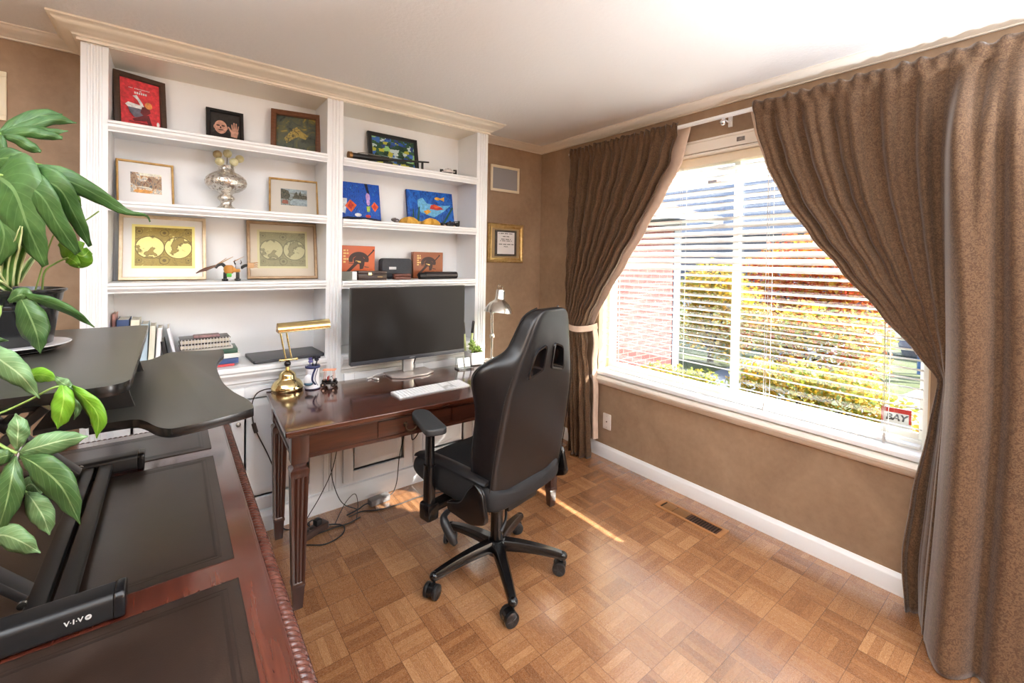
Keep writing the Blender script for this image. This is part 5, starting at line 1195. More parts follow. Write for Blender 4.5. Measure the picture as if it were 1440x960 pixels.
for i, a in enumerate(angs):
    ca = [.9, 2.2, 1.9, 1.2, .5][i]
    M4 = Matrix.Translation((.313*cos(a), .313*sin(a), 0)) @ Matrix.Rotation(ca, 4, 'Z')
    bm = BM(); tb = bmesh.new(); cyl(tb, (0, 0, .05), (0, 0, .075), .006, 10)
    rgs = []
    for x in (-.012, .012): rgs.append([Vv((x, .016+.030*cos(RAD(d)), .031+.030*sin(RAD(d)))) for d in range(-10, 191, 20)] + [Vv((x, .016+.024*cos(RAD(d)), .031+.024*sin(RAD(d)))) for d in range(190, -11, -20)])
    loft(tb, rgs, True, True); merge(bm, tb, M4); cs = obj('caster', bm, M_gl, ch, smooth=40)
    for sx in (-1, 1):
        bm = BM(); tb = bmesh.new(); lathe(tb, [(.010, -.010), (.026, -.010), (.030, -.007), (.031, 0), (.030, .007), (.026, .010), (.022, .008), (.010, .008)], 26, Matrix.Translation((sx*.0215, .016, .0312)) @ Matrix.Rotation(RAD(90), 4, 'Y')); 
        for k in range(5):
            b2 = 2*pi*k/5; cyl(tb, (sx*.0305, .016, .0312), (sx*.0305, .016+.022*cos(b2), .0312+.022*sin(b2)), .0022, 5)
        merge(bm, tb, M4); obj('caster_wheel', bm, mat('black caster wheel', (24, 23, 24), rough=.35), cs, smooth=40)
bm = BM(); lathe(bm, [(.027, .15), (.029, .152), (.029, .30), (.027, .302)], 24); cyl(bm, (0, 0, .30), (0, 0, .40), .019, 20); obj('gas_lift', bm, M_gl, ch, smooth=40)
bm = BM(); box(bm, (-.10, -.16, .375), (.10, .16, .415), .008); box(bm, (-.05, -.05, .345), (.05, .05, .38), .008); obj('tilt_mechanism', bm, M_blackp, ch, smooth=40)
bm = BM(); tube(bm, [(-.08, .04, .38), (-.22, .045, .375), (-.285, .04, .368), (-.305, .02, .350), (-.30, -.02, .30), (-.292, -.035, .275)], [.008, .008, .013, .019, .020, .012], 10, sm=4); obj('tilt_lever', bm, M_blackp, ch, smooth=60)
bm = BM(); tube(bm, [(-.05, -.10, .36), (-.12, -.16, .35), (-.16, -.17, .325)], [.006, .006, .009], 8, sm=3); obj('recline_knob', bm, M_blackp, ch, smooth=60)
# seat
bm = BM()
def seat_sec(y, wd, zt, zb, bol, bw=.075):
    return [Vv((x, y, z)) for x, z in ((-wd*.86, zb), (-wd, zb+.025), (-wd*1.01, (zb+zt)/2+bol*.5), (-wd*.98, zt+bol*.8), (-wd+.035, zt+bol), (-wd+bw, zt+bol*.35), (-wd+bw+.03, zt), (-.06, zt+.004), (.06, zt+.004), (wd-bw-.03, zt), (wd-bw, zt+bol*.35), (wd-.035, zt+bol), (wd*.98, zt+bol*.8), (wd*1.01, (zb+zt)/2+bol*.5), (wd, zb+.025), (wd*.86, zb))]
loft(bm, [seat_sec(y, *q) for y, q in ((-.20, (.20, .475, .425, .0)), (-.185, (.245, .50, .415, .03)), (-.10, (.262, .508, .41, .042)), (.05, (.268, .510, .408, .045)), (.18, (.265, .512, .410, .038)), (.28, (.255, .512, .414, .022)), (.335, (.240, .500, .424, .012)), (.358, (.215, .468, .438, .0)))], True, True)
o = obj('seat', bm, M_puf, ch, smooth=180); subsurf(o, 2)
for s in (-1, 1):
    bm = BM(); tube(bm, [(s*.225, -.16, .548), (s*.236, -.08, .556), (s*.240, .06, .560), (s*.236, .20, .552), (s*.222, .30, .530)], 1, sm=5, prof=[(.0, -.034), (.010, -.026), (.014, 0), (.010, .026), (0, .034), (-.008, 0)])
    obj('seat_bolster_panel', bm, M_pu, ch, smooth=60)
# backrest: stack of horizontal sections; y of the rear skin follows the recline
def yr(z): return -.168 - .135*max(0, (z-.42)/.84)**1.05
secs = [ # z, half width rear panel, half width front edge, forward depth of wing, thickness at the centre
 (.398, .190, .190, .050, .045), (.415, .232, .236, .075, .055), (.50, .244, .252, .115, .07), (.60, .248, .256, .140, .075), (.70, .246, .256, .150, .075), (.80, .242, .256, .152, .07), (.88, .236, .272, .158, .07), (.95, .220, .298, .160, .066),
 (.995, .204, .306, .154, .064), (1.03, .192, .286, .136, .062), (1.058, .182, .238, .114, .060), (1.085, .171, .188, .094, .058), (1.13, .155, .166, .086, .056), (1.18, .138, .148, .080, .053), (1.22, .122, .132, .074, .050), (1.245, .098, .110, .062, .044), (1.262, .064, .076, .045, .036)]
BXO = .018
def back_ring(z, wr, wf, dep, th):
    y0 = yr(z); P = []
    half = [(0, -.004), (wr*.5, -.003), (wr*.86, 0), (wr, .006), (wr+(wf-wr)*.35, dep*.35), (wf*.995, dep*.72), (wf, dep*.92), (wf-.016, dep*1.04), (wf-.045, dep*1.02), (wf-.075, dep*.84), (max(.03, wf-.11), th+.012), (max(.015, wf*.30), th), (0, th)]
    P = [(x, y) for x, y in half] + [(-x, y) for x, y in reversed(half[1:-1])]
    return [Vv((x+BXO, y0+y, z)) for x, y in P]
bm = BM(); loft(bm, [back_ring(*s) for s in secs], True, True)
bk_o = obj('backrest', bm, M_pu, ch, smooth=180); subsurf(bk_o, 2)
for p in bk_o.data.polygons: p.use_smooth = True
HL = [(-.030, .995), (-.116, .972), (-.124, .986), (-.098, 1.072), (-.084, 1.086), (-.038, 1.102), (-.028, 1.092)]
HLr = [(BXO-x, z) for x, z in HL]
HL = [(BXO+x, z) for x, z in HL]
def hole_prism(poly, grow, y0, y1):
    bmc = bmesh.new(); cx = sum(p[0] for p in poly)/len(poly); cz = sum(p[1] for p in poly)/len(poly)
    pr = round_poly([(cx+(x-cx)*grow, cz+(z-cz)*grow) for x, z in poly], .014, 4)
    loft(bmc, [[Vv((x, y0, z)) for x, z in pr], [Vv((x, y1, z)) for x, z in pr]], True, True); return bmc
boolean_cut(bk_o, [hole_prism(HL, 1, -.45, .1), hole_prism(HLr, 1, -.45, .1)])
try: bk_o.data.set_sharp_from_angle(angle=RAD(45))
except Exception: pass
for poly in (HL, HLr):
    cx = sum(p[0] for p in poly)/len(poly); cz = sum(p[1] for p in poly)/len(poly)
    sc_ = lambda g: round_poly([(cx+(x-cx)*g, cz+(z-cz)*g) for x, z in poly], .014, 4)
    bm = BM(); a, b_, c_ = sc_(1.10), sc_(1.0), sc_(.90)
    yy = lambda x, z, o: yr(z)-.006+o
    loft(bm, [[Vv((x, yy(x, z, .004), z)) for x, z in a], [Vv((x, yy(x, z, -.005), z)) for x, z in sc_(1.05)], [Vv((x, yy(x, z, -.004), z)) for x, z in c_], [Vv((x, yy(x, z, .075), z)) for x, z in c_], [Vv((x, yy(x, z, .078), z)) for x, z in b_]], True, False)
    obj('cutout_trim', bm, M_trimc, ch, smooth=50)
# piping along the rim of the wings
for s in (-1, 1):
    pts = []
    for (z, wr, wf, dep, th) in secs[1:]: pts.append((BXO+s*(wf*.985), yr(z)+dep*.93, z))
    bm = BM(); tube(bm, pts, .0036, 6, sm=3); obj('piping', bm, M_blackp, ch, smooth=60)
    bm = BM(); tube(bm, [(BXO+s*(wr+.004), yr(z)+.0115, z) for (z, wr, wf, dep, th) in secs[1:9]], .0022, 6, sm=3); obj('seam', bm, M_blackp, ch, smooth=60)
# side hinge covers, armrests
for s in (-1, 1):
    bm = BM(); pl = round_poly([(-.21, .42), (-.12, .385), (.02, .395), (.03, .43), (-.06, .46), (-.10, .53), (-.14, .565), (-.18, .54)], .03, 5)
    x0 = .268 if s > 0 else -.292
    prism(bm, pl, .024, Matrix(((0, 0, 1, x0), (1, 0, 0, 0), (0, 1, 0, 0), (0, 0, 0, 1))), .008, seg=3); obj('hinge_cover', bm, M_gl, ch, smooth=50)
    ax_, ay_ = s*.305, .125
    bm = BM(); box(bm, (min(s*.09, s*.315), ay_-.03, .355), (max(s*.09, s*.315), ay_+.03, .385), .008); obj('armrest_bracket', bm, M_gl, ch, smooth=40)
    bm = BM(); tube(bm, [(ax_, ay_, .335), (ax_, ay_, .56)], 1, prof=[(x, y) for x, y in rrect(.052, .040, .014)]); box(bm, (ax_-.03, ay_-.034, .325), (ax_+.03, ay_+.034, .40), .012); obj('armrest_sleeve', bm, M_gl, ch, smooth=50)
    bm = BM(); tube(bm, [(ax_, ay_, .5605), (ax_, ay_, .729)], 1, prof=[(x, y) for x, y in rrect(.040, .030, .010)]); obj('armrest_post', bm, M_gl, ch, smooth=50)
    bm = BM(); M4 = Matrix.Translation((ax_, ay_+.02, .7295)) @ Matrix.Rotation(RAD(-20 if s < 0 else 14), 4, 'Z'); prism(bm, round_poly([(-.048, -.135), (.048, -.135), (.042, .10), (.022, .138), (-.022, .138), (-.042, .10)], .03, 5), .030, M4, .009, seg=3); obj('armrest_pad', bm, mat('dark grey armrest pad', (46, 48, 50), rough=.5), ch, smooth=50)
# ================================================================== EXECUTIVE DESK IN THE LEFT FOREGROUND
M_exd = wood('dark cherry desk border', (62, 28, 20), (78, 37, 27), (96, 50, 37), .18, .6, 1)
M_exb = wood('dark cherry body', (52, 26, 18), (66, 34, 24), (80, 44, 31), .3, .4, 2)
def leather():
    nt = NT('dark brown desk leather'); v = nt.coord('Object'); n = nt.noise(v, 5, 4, .6, .4); f = nt.noise(v, 420, 2)
    nt.base(nt.ramp(n, [(.3, rgb(34, 23, 18)), (.5, rgb(43, 31, 25)), (.75, rgb(54, 42, 35))])); nt.set(rough=.3, spec=.55, coat=.2, coatr=.25)
    nt.bump(f, .12, .0015); return nt.m
M_leat = leather(); M_tool = mat('dark tooled border', (32, 22, 18), rough=.35)
M_rope = mat('carved rope edge', (66, 32, 26), (96, 58, 48), 60, rough=.22, coat=.5, coatr=.15)
EX0, EX1, EY0, EY1, EZ = -3.27, -2.40, -2.53, -.675, .76
ex = thing('executive_desk', 'large dark cherry desk with leather panels and carved rope edge in the left foreground', 'desk', ((EX0+EX1)/2, (EY0+EY1)/2, 0))
bm = BM(); box(bm, (EX0, EY0, EZ-.034), (EX1, EY1, EZ-.002), .006, 3); box(bm, (EX0+.008, EY0+.008, EZ-.006), (EX1-.008, EY1-.008, EZ), .002); obj('table_top', bm, M_exd, ex, world=True, smooth=40)
def rope(p0, p1):
    p0, p1 = Vv(p0), Vv(p1); L = (p1-p0).length; d = (p1-p0).normalized(); n = int(L/.0026); up = Vv((0, 0, 1)); sd = d.cross(up)
    rg = []
    for i in range(n+1):
        s = L*i/n; c = p0+d*s; ring = []
        for k in range(16):
            th = 2*pi*k/16; q = abs(cos((4*th - 2*pi*s/.0150)*.5)); r = .0175*(.70+.34*q)
            ring.append(c + sd*(r*cos(th)) + up*(r*sin(th)))
        rg.append(ring)
    bm = BM(); loft(bm, rg, True, True); obj('rope_moulding', bm, M_rope, ex, world=True, smooth=180)
rope((EX1+.006, EY0, EZ-.019), (EX1+.006, EY1+.006, EZ-.019)); rope((EX0, EY1+.006, EZ-.019), (EX1+.006, EY1+.006, EZ-.019)); rope((EX0, EY0-.006, EZ-.019), (EX1+.006, EY0-.006, EZ-.019))
lx0, lx1 = EX0+.06, -2.457
for y0, y1 in ((-2.46, -1.806), (-1.727, -1.072), (-.993, -.735)):
    bm = BM(); box(bm, (lx0, y0, EZ-.001), (lx1, y1, EZ+.0012), .0006); lp_ = obj('leather_panel', bm, M_leat, ex, world=True)
    bm = BM()
    for ins, w_ in ((.0, .003), (.022, .0022), (.030, .006)):
        a0, a1, b0, b1 = lx0+ins, lx1-ins, y0+ins, y1-ins
        for lo, hi in (((a0, b0), (a1, b0+w_)), ((a0, b1-w_), (a1, b1)), ((a0, b0+w_), (a0+w_, b1-w_)), ((a1-w_, b0+w_), (a1, b1-w_))): box(bm, (*lo, EZ+.0011), (*hi, EZ+.0016))
    obj('tooled_border', bm, M_tool, lp_, world=True)
bm = BM(); box(bm, (EX0+.03, EY0+.03, .60), (EX1-.03, EY1-.03, EZ-.035), .003); obj('frieze', bm, M_exb, ex, world=True, smooth=40)
for y0, y1 in ((EY0+.04, EY0+.56), (EY1-.56, EY1-.04)):
    bm = BM(); box(bm, (EX0+.04, y0, .08), (EX1-.04, y1, .599), .004); box(bm, (EX0+.03, y0-.01, 0), (EX1-.03, y1+.01, .08), .008); pd = obj('pedestal', bm, M_exb, ex, world=True, smooth=40)
    for z0, z1 in ((.10, .26), (.27, .42), (.43, .58)):
        bm = BM(); box(bm, (EX1-.04, y0+.03, z0), (EX1-.026, y1-.03, z1), .004); obj('drawer_front', bm, M_exd, pd, world=True, smooth=40)

# ================================================================== SIT-STAND CONVERTER
M_cvb = mat('black laminate board', (58, 57, 53), (64, 63, 58), 400, rough=.36, spec=.5, stretch=(1, 6, 1))
M_cve = mat('black board edge', (18, 17, 18), rough=.25)
M_cvm = mat('black powder coated steel', (24, 23, 24), rough=.4, spec=.5)
M_cvg = mat('grey gas spring', (150, 148, 150), rough=.3, metal=.7)
cv = thing('desk_converter', 'black two-tier standing desk converter raised on top of the executive desk', 'desk riser', (-2.85, -1.4, EZ+.002))
def board(name, poly, zt, th):
    bm = BM(); prism(bm, poly, th-.001, Matrix.Translation((0, 0, zt-th)), .0015); 
    for f in bm.faces: f.material_index = 0 if f.normal.z > .8 else 1
    bm.normal_update()
    for f in bm.faces: f.material_index = 0 if f.normal.z > .8 else 1
    return obj(name, bm, [M_cvb, M_cve], cv, world=True, smooth=40)
mainp = round_poly([(-2.637, -1.811), (-2.637, -.915), (-3.20, -.915), (-3.20, -1.811)], [.055, .03, .055, .055], 8)
board('monitor_board', mainp, 1.215, .022)
half = [(-2.705, -1.700), (-2.640, -1.703), (-2.618, -1.728), (-2.600, -1.775), (-2.583, -1.803), (-2.562, -1.811), (-2.500, -1.796), (-2.436, -1.772), (-2.424, -1.755), (-2.427, -1.690), (-2.447, -1.605), (-2.461, -1.500), (-2.464, -1.385)]
ym = -1.375
trayp = half + [(x, 2*ym-y) for x, y in reversed(half[:-1])]
tp = smooth_path([(x, y, 0) for x, y in trayp], 3); board('keyboard_tray', [(p.x, p.y) for p in tp], 1.115, .020)
def bar(p0, p1, w_, h_, m, name='arm'):
    bm = BM(); tube(bm, [p0, p1], 1, prof=rrect(h_, w_, min(w_, h_)*.2, 2)); return obj(name, bm, m, cv, world=True, smooth=40)
for yr_, lab in ((-1.775, 1), (-1.032, 0)):
    bm = BM(); M4 = Matrix(((0, 0, 1, -3.18), (1, 0, 0, yr_), (0, 1, 0, EZ+.0275), (0, 0, 0, 1)))
    prism(bm, rrect(.056, .050, .012), .52, M4, .002); o = obj('base_rail', bm, M_cvm, cv, world=True, smooth=50)
    bm = BM(); prism(bm, rrect(.059, .053, .013), .018, Matrix(((0, 0, 1, -2.660), (1, 0, 0, yr_), (0, 1, 0, EZ+.0275), (0, 0, 0, 1))), .005, seg=3); obj('rail_end_cap', bm, mat('black cap plastic', (22, 21, 23), rough=.25), o, world=True, smooth=50)
    if lab:
        a, b_ = at_y(86, 884, yr_-.0285), at_y(112, 876, yr_-.0285)
        bm = BM(); Mt = Matrix.Translation(((a.x+b_.x)/2+.012, yr_-.0283, EZ+.028)) @ Matrix.Rotation(RAD(90), 4, 'X')
        for ch_, dx in (('V', -.017), ('I', -.008), ('V', .001)): text_into(bm, ch_, .0115, Mt @ Matrix.Translation((dx, 0, 0)), bold=.0003)
        for dx in (-.0118, -.0042): box(bm, (Mt.translation.x+dx-.0007, yr_-.0287, EZ+.0274), (Mt.translation.x+dx+.0007, yr_-.0280, EZ+.0288))
        tb = bmesh.new(); lathe(tb, [(.0036, -.0003), (.0046, -.0003), (.0046, .0004), (.0036, .0004)], 20); merge(bm, tb, Mt @ Matrix.Translation((.0115, 0, 0)))
        tb = bmesh.new(); lathe(tb, [(0, -.0003), (.0016, -.0003), (.0016, .0004), (0, .0004)], 12); merge(bm, tb, Mt @ Matrix.Translation((.0115, 0, 0)))
        obj('logo_lettering', bm, mat('silver print', (190, 190, 190), rough=.4), o, world=True)
for x in (-2.735, -2.775): bar((x, -1.745, EZ+.030), (x, -1.062, EZ+.030), .032, .022, M_cvm, 'cross_bar')
bar((-2.955, -1.745, EZ+.028), (-2.955, -1.062, EZ+.028), .05, .02, M_cvm, 'cross_bar')
for y in (-1.715, -1.092):
    bar((-3.12, y, EZ+.045), (-2.76, y, 1.17), .045, .016, M_cvm); bar((-2.79, y+.02 if y < -1.4 else y-.02, EZ+.05), (-3.10, y+.02 if y < -1.4 else y-.02, 1.17), .045, .016, M_cvm)
    bar((-3.18, y, 1.178), (-2.70, y, 1.178), .03, .028, M_cvm, 'board_rail')
    bm = BM(); pl = [(-2.80, 1.19), (-2.66, 1.19), (-2.635, 1.098), (-2.72, 1.080), (-2.77, 1.10)]
    prism(bm, pl, .006, Matrix(((1, 0, 0, 0), (0, 0, -1, y+.12 if y < -1.4 else y-.12), (0, 1, 0, 0), (0, 0, 0, 1))), .001); obj('tray_bracket', bm, M_cvm, cv, world=True)
    for px, pz in ((-2.76, 1.17), (-2.79, EZ+.05), (-2.945, .965)):
        bm = BM(); cyl(bm, (px, y-.014 if y < -1.4 else y+.014, pz), (px, y-.020 if y < -1.4 else y+.020, pz), .007, 12)
        obj('pivot_screw', bm, mat('bright screw', (210, 208, 204), rough=.25, metal=1), cv, world=True, smooth=40)
bm = BM(); box(bm, (-2.80, -1.60, 1.082), (-2.69, -1.15, 1.094), .002); obj('tray_plate', bm, M_cvm, cv, world=True)
bm = BM(); cyl(bm, (-2.90, -1.60, EZ+.06), (-2.845, -1.55, .98), .010, 12); obj('gas_spring', bm, M_cvg, cv, world=True, smooth=50)
bm = BM(); cyl(bm, (-2.845, -1.55, .98), (-2.80, -1.50, 1.17), .006, 10); obj('spring_rod', bm, M_cvg, cv, world=True, smooth=50)

# ================================================================== PLANT
PC = Vv((-2.888, -1.312, 1.2155))
t = thing('plant_saucer', 'shallow dark saucer with a white rim under the black plant pot', 'saucer', tuple(PC))
bm = BM(); lathe(bm, [(0, 0), (.078, 0), (.082, .003), (.106, .017), (.1045, .0185), (.080, .006), (0, .005)], 56); obj('dish', bm, mat('dark glazed saucer', (52, 50, 54), rough=.12, coat=.5), t, smooth=40)
bm = BM(); lathe(bm, [(.1045, .0165), (.108, .0170), (.1085, .0188), (.106, .0196), (.1040, .0188)], 56); lathe(bm, [(.083, .0035), (.086, .0052), (.085, .0060), (.0825, .0045)], 56); obj('white_rim', bm, mat('white glazed rim', (236, 236, 238), rough=.15), t, smooth=60)
pt = thing('potted_plant', 'mixed green house plant in a black pot, trailing over the desk converter', 'potted plant', (PC.x, PC.y, PC.z+.0065))
z0 = PC.z+.0065
bm = BM(); lathe(bm, [(0, 0), (.070, 0), (.073, .004), (.086, .100), (.089, .103), (.0895, .108), (.088, .112), (.091, .120), (.0935, .138), (.100, .143), (.1005, .148), (.096, .149), (.090, .140), (.086, .125)], 56, Matrix.Translation((PC.x, PC.y, z0))); obj('pot', bm, mat('black plastic pot', (22, 23, 25), rough=.22, spec=.55), pt, world=True, smooth=35)
bm = BM(); lathe(bm, [(0, .118), (.05, .121), (.0865, .116), (.0865, .112), (0, .112)], 30, Matrix.Translation((PC.x, PC.y, z0))); obj('soil', bm, mat('dark potting soil', (54, 40, 30), (34, 26, 20), 90, rough=.95, bump=.8, bscale=120), pt, world=True)
def leafmat(name, c1, c2, vein, rough=.38, stripe=False):
    nt = NT(name); uv = nt.coord('UV'); sp = nt.add('ShaderNodeSeparateXYZ'); nt.link(uv, sp.inputs[0])
    n = nt.noise(nt.coord('Object'), 28, 3, .5); base = nt.ramp(n, [(.35, rgb(*c1)), (.65, rgb(*c2))])
    d = nt.math('ABSOLUTE', nt.math('SUBTRACT', sp.outputs[0], .5))
    if stripe:
        m_ = nt.math('GREATER_THAN', d, .26)
    else:
        mid = nt.math('LESS_THAN', d, .028)
        vv = nt.math('FRACT', nt.math('SUBTRACT', nt.math('MULTIPLY', sp.outputs[1], 9), nt.math('MULTIPLY', d, 5)))
        side = nt.math('MULTIPLY', nt.math('LESS_THAN', vv, .10), .35)
        m_ = nt.math('MAXIMUM', mid, side)
        nt.bump(nt.math('SUBTRACT', nt.math('MULTIPLY', nt.math('ABSOLUTE', nt.math('SUBTRACT', vv, .5)), .4), nt.math('MULTIPLY', mid, .8)), .35, .003)
    col = nt.mix(m_, base, rgb(*vein)); nt.base(col); nt.set(rough=rough, spec=.5)
    tr = nt.add('ShaderNodeBsdfTranslucent'); nt.link(nt.mix(.35, col, rgb(150, 190, 40)), tr.inputs[0])
    mx = nt.add('ShaderNodeMixShader'); mx.inputs[0].default_value = .2; nt.link(nt.p.outputs[0], mx.inputs[1]); nt.link(tr.outputs[0], mx.inputs[2]); nt.link(mx.outputs[0], nt.out.inputs[0])
    return nt.m
G_phil = leafmat('philodendron leaf', (52, 88, 40), (72, 110, 54), (104, 138, 84), .45)
G_pach = leafmat('money tree leaf', (52, 86, 42), (74, 108, 60), (130, 158, 104), .42)
G_pale = leafmat('pale leaf underside', (88, 124, 78), (112, 146, 98), (168, 192, 146), .5)
G_brig = leafmat('young bright leaf', (92, 142, 30), (112, 164, 44), (150, 190, 80), .36)
G_spid = leafmat('variegated spider leaf', (70, 112, 50), (96, 140, 66), (214, 222, 168), .4, True)
def lobe(bm, mid, wl, wr=None, cup=.25, nu=8, nv=18, roll=0.0):
    """mid: midrib points (px, py, depth); wl, wr: half widths in pixels along it; cup bends the edges away from the viewer"""
    wr = wr or wl
    P = smooth_path([Vv(p) for p in mid], 8); n = len(P)
    def sample(t):
        f = t*(n-1); k = min(int(f), n-2); return P[k].lerp(P[k+1], f-k)
    def wid(w, t):
        f = t*(len(w)-1); k = min(int(f), len(w)-2); a = f-k; a = a*a*(3-2*a); return w[k]*(1-a)+w[k+1]*a
    def f(u, v):
        p = sample(v); q0, q1 = sample(max(0, v-.03)), sample(min(1, v+.03)); d = Vv((q1.x-q0.x, q1.y-q0.y)); d = d.normalized() if d.length > 1e-6 else Vv((1, 0)); nrm = Vv((-d.y, d.x))
        s = (u-.5)*2; w = wid(wl, v) if s < 0 else wid(wr, v)
        px, py = p.x+nrm.x*s*w, p.y+nrm.y*s*w
        met = w*p.z/CAM_F
        return at_depth(px, py, p.z + cup*met*s*s + roll*met*s + .0015*sin(v*16+s*2))
    grid(bm, f, nu, nv, uv=True)
def leaf(mat_, lobes, **kw):
    bm = BM()
    for l in lobes: lobe(bm, *l[:2], **{**kw, **(l[2] if len(l) > 2 else {})})
    bmesh.ops.transform(bm, matrix=rootm(pt).inverted(), verts=bm.verts)
    me = bpy.data.meshes.new('leaf'); bm.to_mesh(me); bm.free()
    for p in me.polygons: p.use_smooth = True
    me.materials.append(mat_); o = bpy.data.objects.new('leaf', me); COL.objects.link(o); o.parent = pt
    m = o.modifiers.new('s', 'SOLIDIFY'); m.thickness = .0009; m.offset = 0
    return o
W1 = [1, 10, 15, 12, .5]
def stem(pts, r, m=None):
    bm = BM(); tube(bm, [at_depth(*p) for p in pts], r, 7, sm=5); obj('stem', bm, m or mat('green stem', (120, 150, 70), (140, 168, 90), 20, rough=.5), pt, world=True, smooth=60)
soilp = lambda dx, dy: (PC.x+dx, PC.y+dy, z0+.118)
def stemw(w0, pts, r):
    bm = BM(); tube(bm, [Vv(w0)] + [at_depth(*p) for p in pts], r, 7, sm=5); obj('stem', bm, mat('green stem', (120, 150, 70), (140, 168, 90), 20, rough=.5), pt, world=True, smooth=60)
# big lobed philodendron leaf
leaf(G_phil, [
    ([(-6, 246, 1.02), (20, 268, .99), (40, 320, 1.0), (64, 374, 1.03)], [34, 50, 42, 30, 18, 5], dict(cup=.12)),
    ([(20, 250, 1.01), (58, 275, .99), (82, 315, 1.01), (110, 356, 1.05)], [16, 24, 19, 15, 13, 5], dict(cup=.15)),
    ([(30, 246, 1.02), (80, 262, 1.0), (104, 300, 1.03), (127, 346, 1.07)], [14, 22, 17, 14, 10, 3], dict(cup=.15)),
    ([(30, 244, 1.03), (90, 252, 1.03), (140, 276, 1.08), (176, 297, 1.12), (205, 303, 1.15), (211, 312, 1.155)], [14, 17, 12, 8, 3, 1.4, .8], dict(cup=.15)),
    ([(60, 246, 1.04), (100, 252, 1.06), (130, 268, 1.10), (158, 281, 1.13)], [7, 8, 6, 3, .8], dict(cup=.3)),
    ([(-10, 240, 1.02), (-8, 290, 1.0), (6, 330, 1.0), (-4, 372, 1.02)], [24, 32, 30, 22, 6], dict(cup=.12)),
    ([(-14, 226, 1.04), (14, 222, 1.04), (36, 232, 1.04), (48, 246, 1.03)], [14, 15, 13, 9, 3], dict(cup=.3)),
])
leaf(G_brig, [([(44, 232, 1.06), (60, 246, 1.06), (78, 258, 1.07), (104, 270, 1.08)], [6, 13, 14, 9, 3]), ([(98, 268, 1.08), (106, 276, 1.085), (114, 290, 1.09)], [4, 6, 5, 1.0])], cup=.3)
# top fan leaf
leaf(G_phil, [
    ([(0, 188, 1.10), (26, 174, 1.12), (58, 163, 1.15), (88, 162, 1.18)], [5, 11, 12, 9, 2], dict(cup=.4)),
    ([(2, 188, 1.10), (40, 178, 1.12), (74, 168, 1.16), (108, 173, 1.2)], [4, 8, 9, 7, .6], dict(cup=.4)),
    ([(2, 189, 1.10), (40, 184, 1.11), (68, 186, 1.14), (96, 184, 1.17)], [4, 7, 8, 5, .6], dict(cup=.4)),
    ([(2, 190, 1.10), (40, 186, 1.10), (66, 190, 1.12), (88, 194, 1.14)], [4, 7, 8, 6, 2.5], dict(cup=.4)),
    ([(4, 191, 1.09), (24, 196, 1.09), (42, 206, 1.1), (58, 213, 1.11)], [3, 6, 8, 7, 2], dict(cup=.4)),
    ([(0, 190, 1.09), (2, 205, 1.08), (0, 224, 1.08), (-6, 240, 1.08)], [4, 8, 9, 7, 1], dict(cup=.4)),
])
leaf(G_brig, [([(83, 342, 1.12), (100, 352, 1.11), (116, 360, 1.12), (126, 352, 1.13)], [3, 15, 19, 16, 6]), ([(96, 362, 1.11), (106, 368, 1.11), (112, 376, 1.12)], [8, 8, 5, 1.5])], cup=.25)
# spider plant straps
for mid, w in (([(6, 404, 1.06), (8, 372, 1.04), (16, 342, 1.02)], [4, 6, 5, 2]), ([(14, 404, 1.05), (17, 370, 1.03), (26, 334, 1.0), (30, 318, .99)], [4, 6, 6, 4, 2]), ([(22, 402, 1.05), (26, 372, 1.04), (36, 344, 1.03), (42, 330, 1.03)], [4, 6, 6, 3]),
              ([(26, 396, 1.06), (38, 374, 1.07), (52, 356, 1.09)], [4, 5, 4]), ([(2, 402, 1.06), (-4, 378, 1.05), (-14, 350, 1.04)], [4, 6, 4]), ([(10, 408, 1.04), (0, 392, 1.02), (-14, 372, 1.0)], [4, 5, 3]), ([(16, 410, 1.04), (4, 402, 1.01), (-12, 388, .99)], [4, 5, 3])):
    leaf(G_spid, [(mid, w)], cup=-.5)
# leaves lying against the pot
leaf(G_pach, [([(28, 416, .985), (42, 444, .97), (52, 470, .97), (57, 497, .98)], [5, 17, 23, 22, 12, .6])], cup=.35)
leaf(G_pach, [([(12, 424, .99), (24, 416, .98), (36, 414, .98), (46, 418, .98)], [3, 10, 10, 4])], cup=.5)
leaf(G_phil, [([(32, 414, .98), (62, 422, .97), (98, 436, .99), (133, 460, 1.02)], [3, 5, 8, 7, 5, .6])], cup=.6, roll=.5)
leaf(G_pach, [([(-22, 470, .93), (-4, 477, .92), (12, 479, .92)], [3, 4, .6])], cup=.3)
# money tree stems, trailing over the board edge
leaf(G_pale, [([(-24, 488, 0.730), (4, 508, 0.714), (32, 530, 0.714), (56, 560, 0.730)], [6, 16, 21, 18, 10, .6])], cup=.35)
leaf(G_brig, [([(34, 532, .80), (50, 527, .80), (66, 528, .79), (79, 534, .78)], [4, 9, 11, 8, 2])], cup=.4)
leaf(G_pale, [([(78, 530, 0.747), (88, 538, 0.739), (100, 544, 0.739)], [2, 6, 9, 5]), ([(98, 544, 0.739), (94, 552, 0.735), (87, 559, 0.730)], [5, 7, 4, .6])], cup=.4)
leaf(G_brig, [([(88, 541, 0.739), (90, 560, 0.722), (86, 582, 0.722), (81, 603, 0.730)], [5, 14, 17, 13, .6])], cup=.35)
leaf(G_brig, [([(98, 543, 0.747), (120, 560, 0.739), (138, 584, 0.739), (136, 616, 0.747)], [4, 9, 13, 12, .6])], cup=.45, roll=.3)
leaf(G_pach, [([(106, 556, 0.772), (110, 574, 0.772), (104, 590, 0.772)], [3, 6, 4, .6])], cup=.3)
leaf(G_pale, [([(24, 633, 0.714), (25, 616, 0.705), (26, 600, 0.705), (22, 581, 0.714)], [2, 11, 17, 14, .8])], cup=.3)
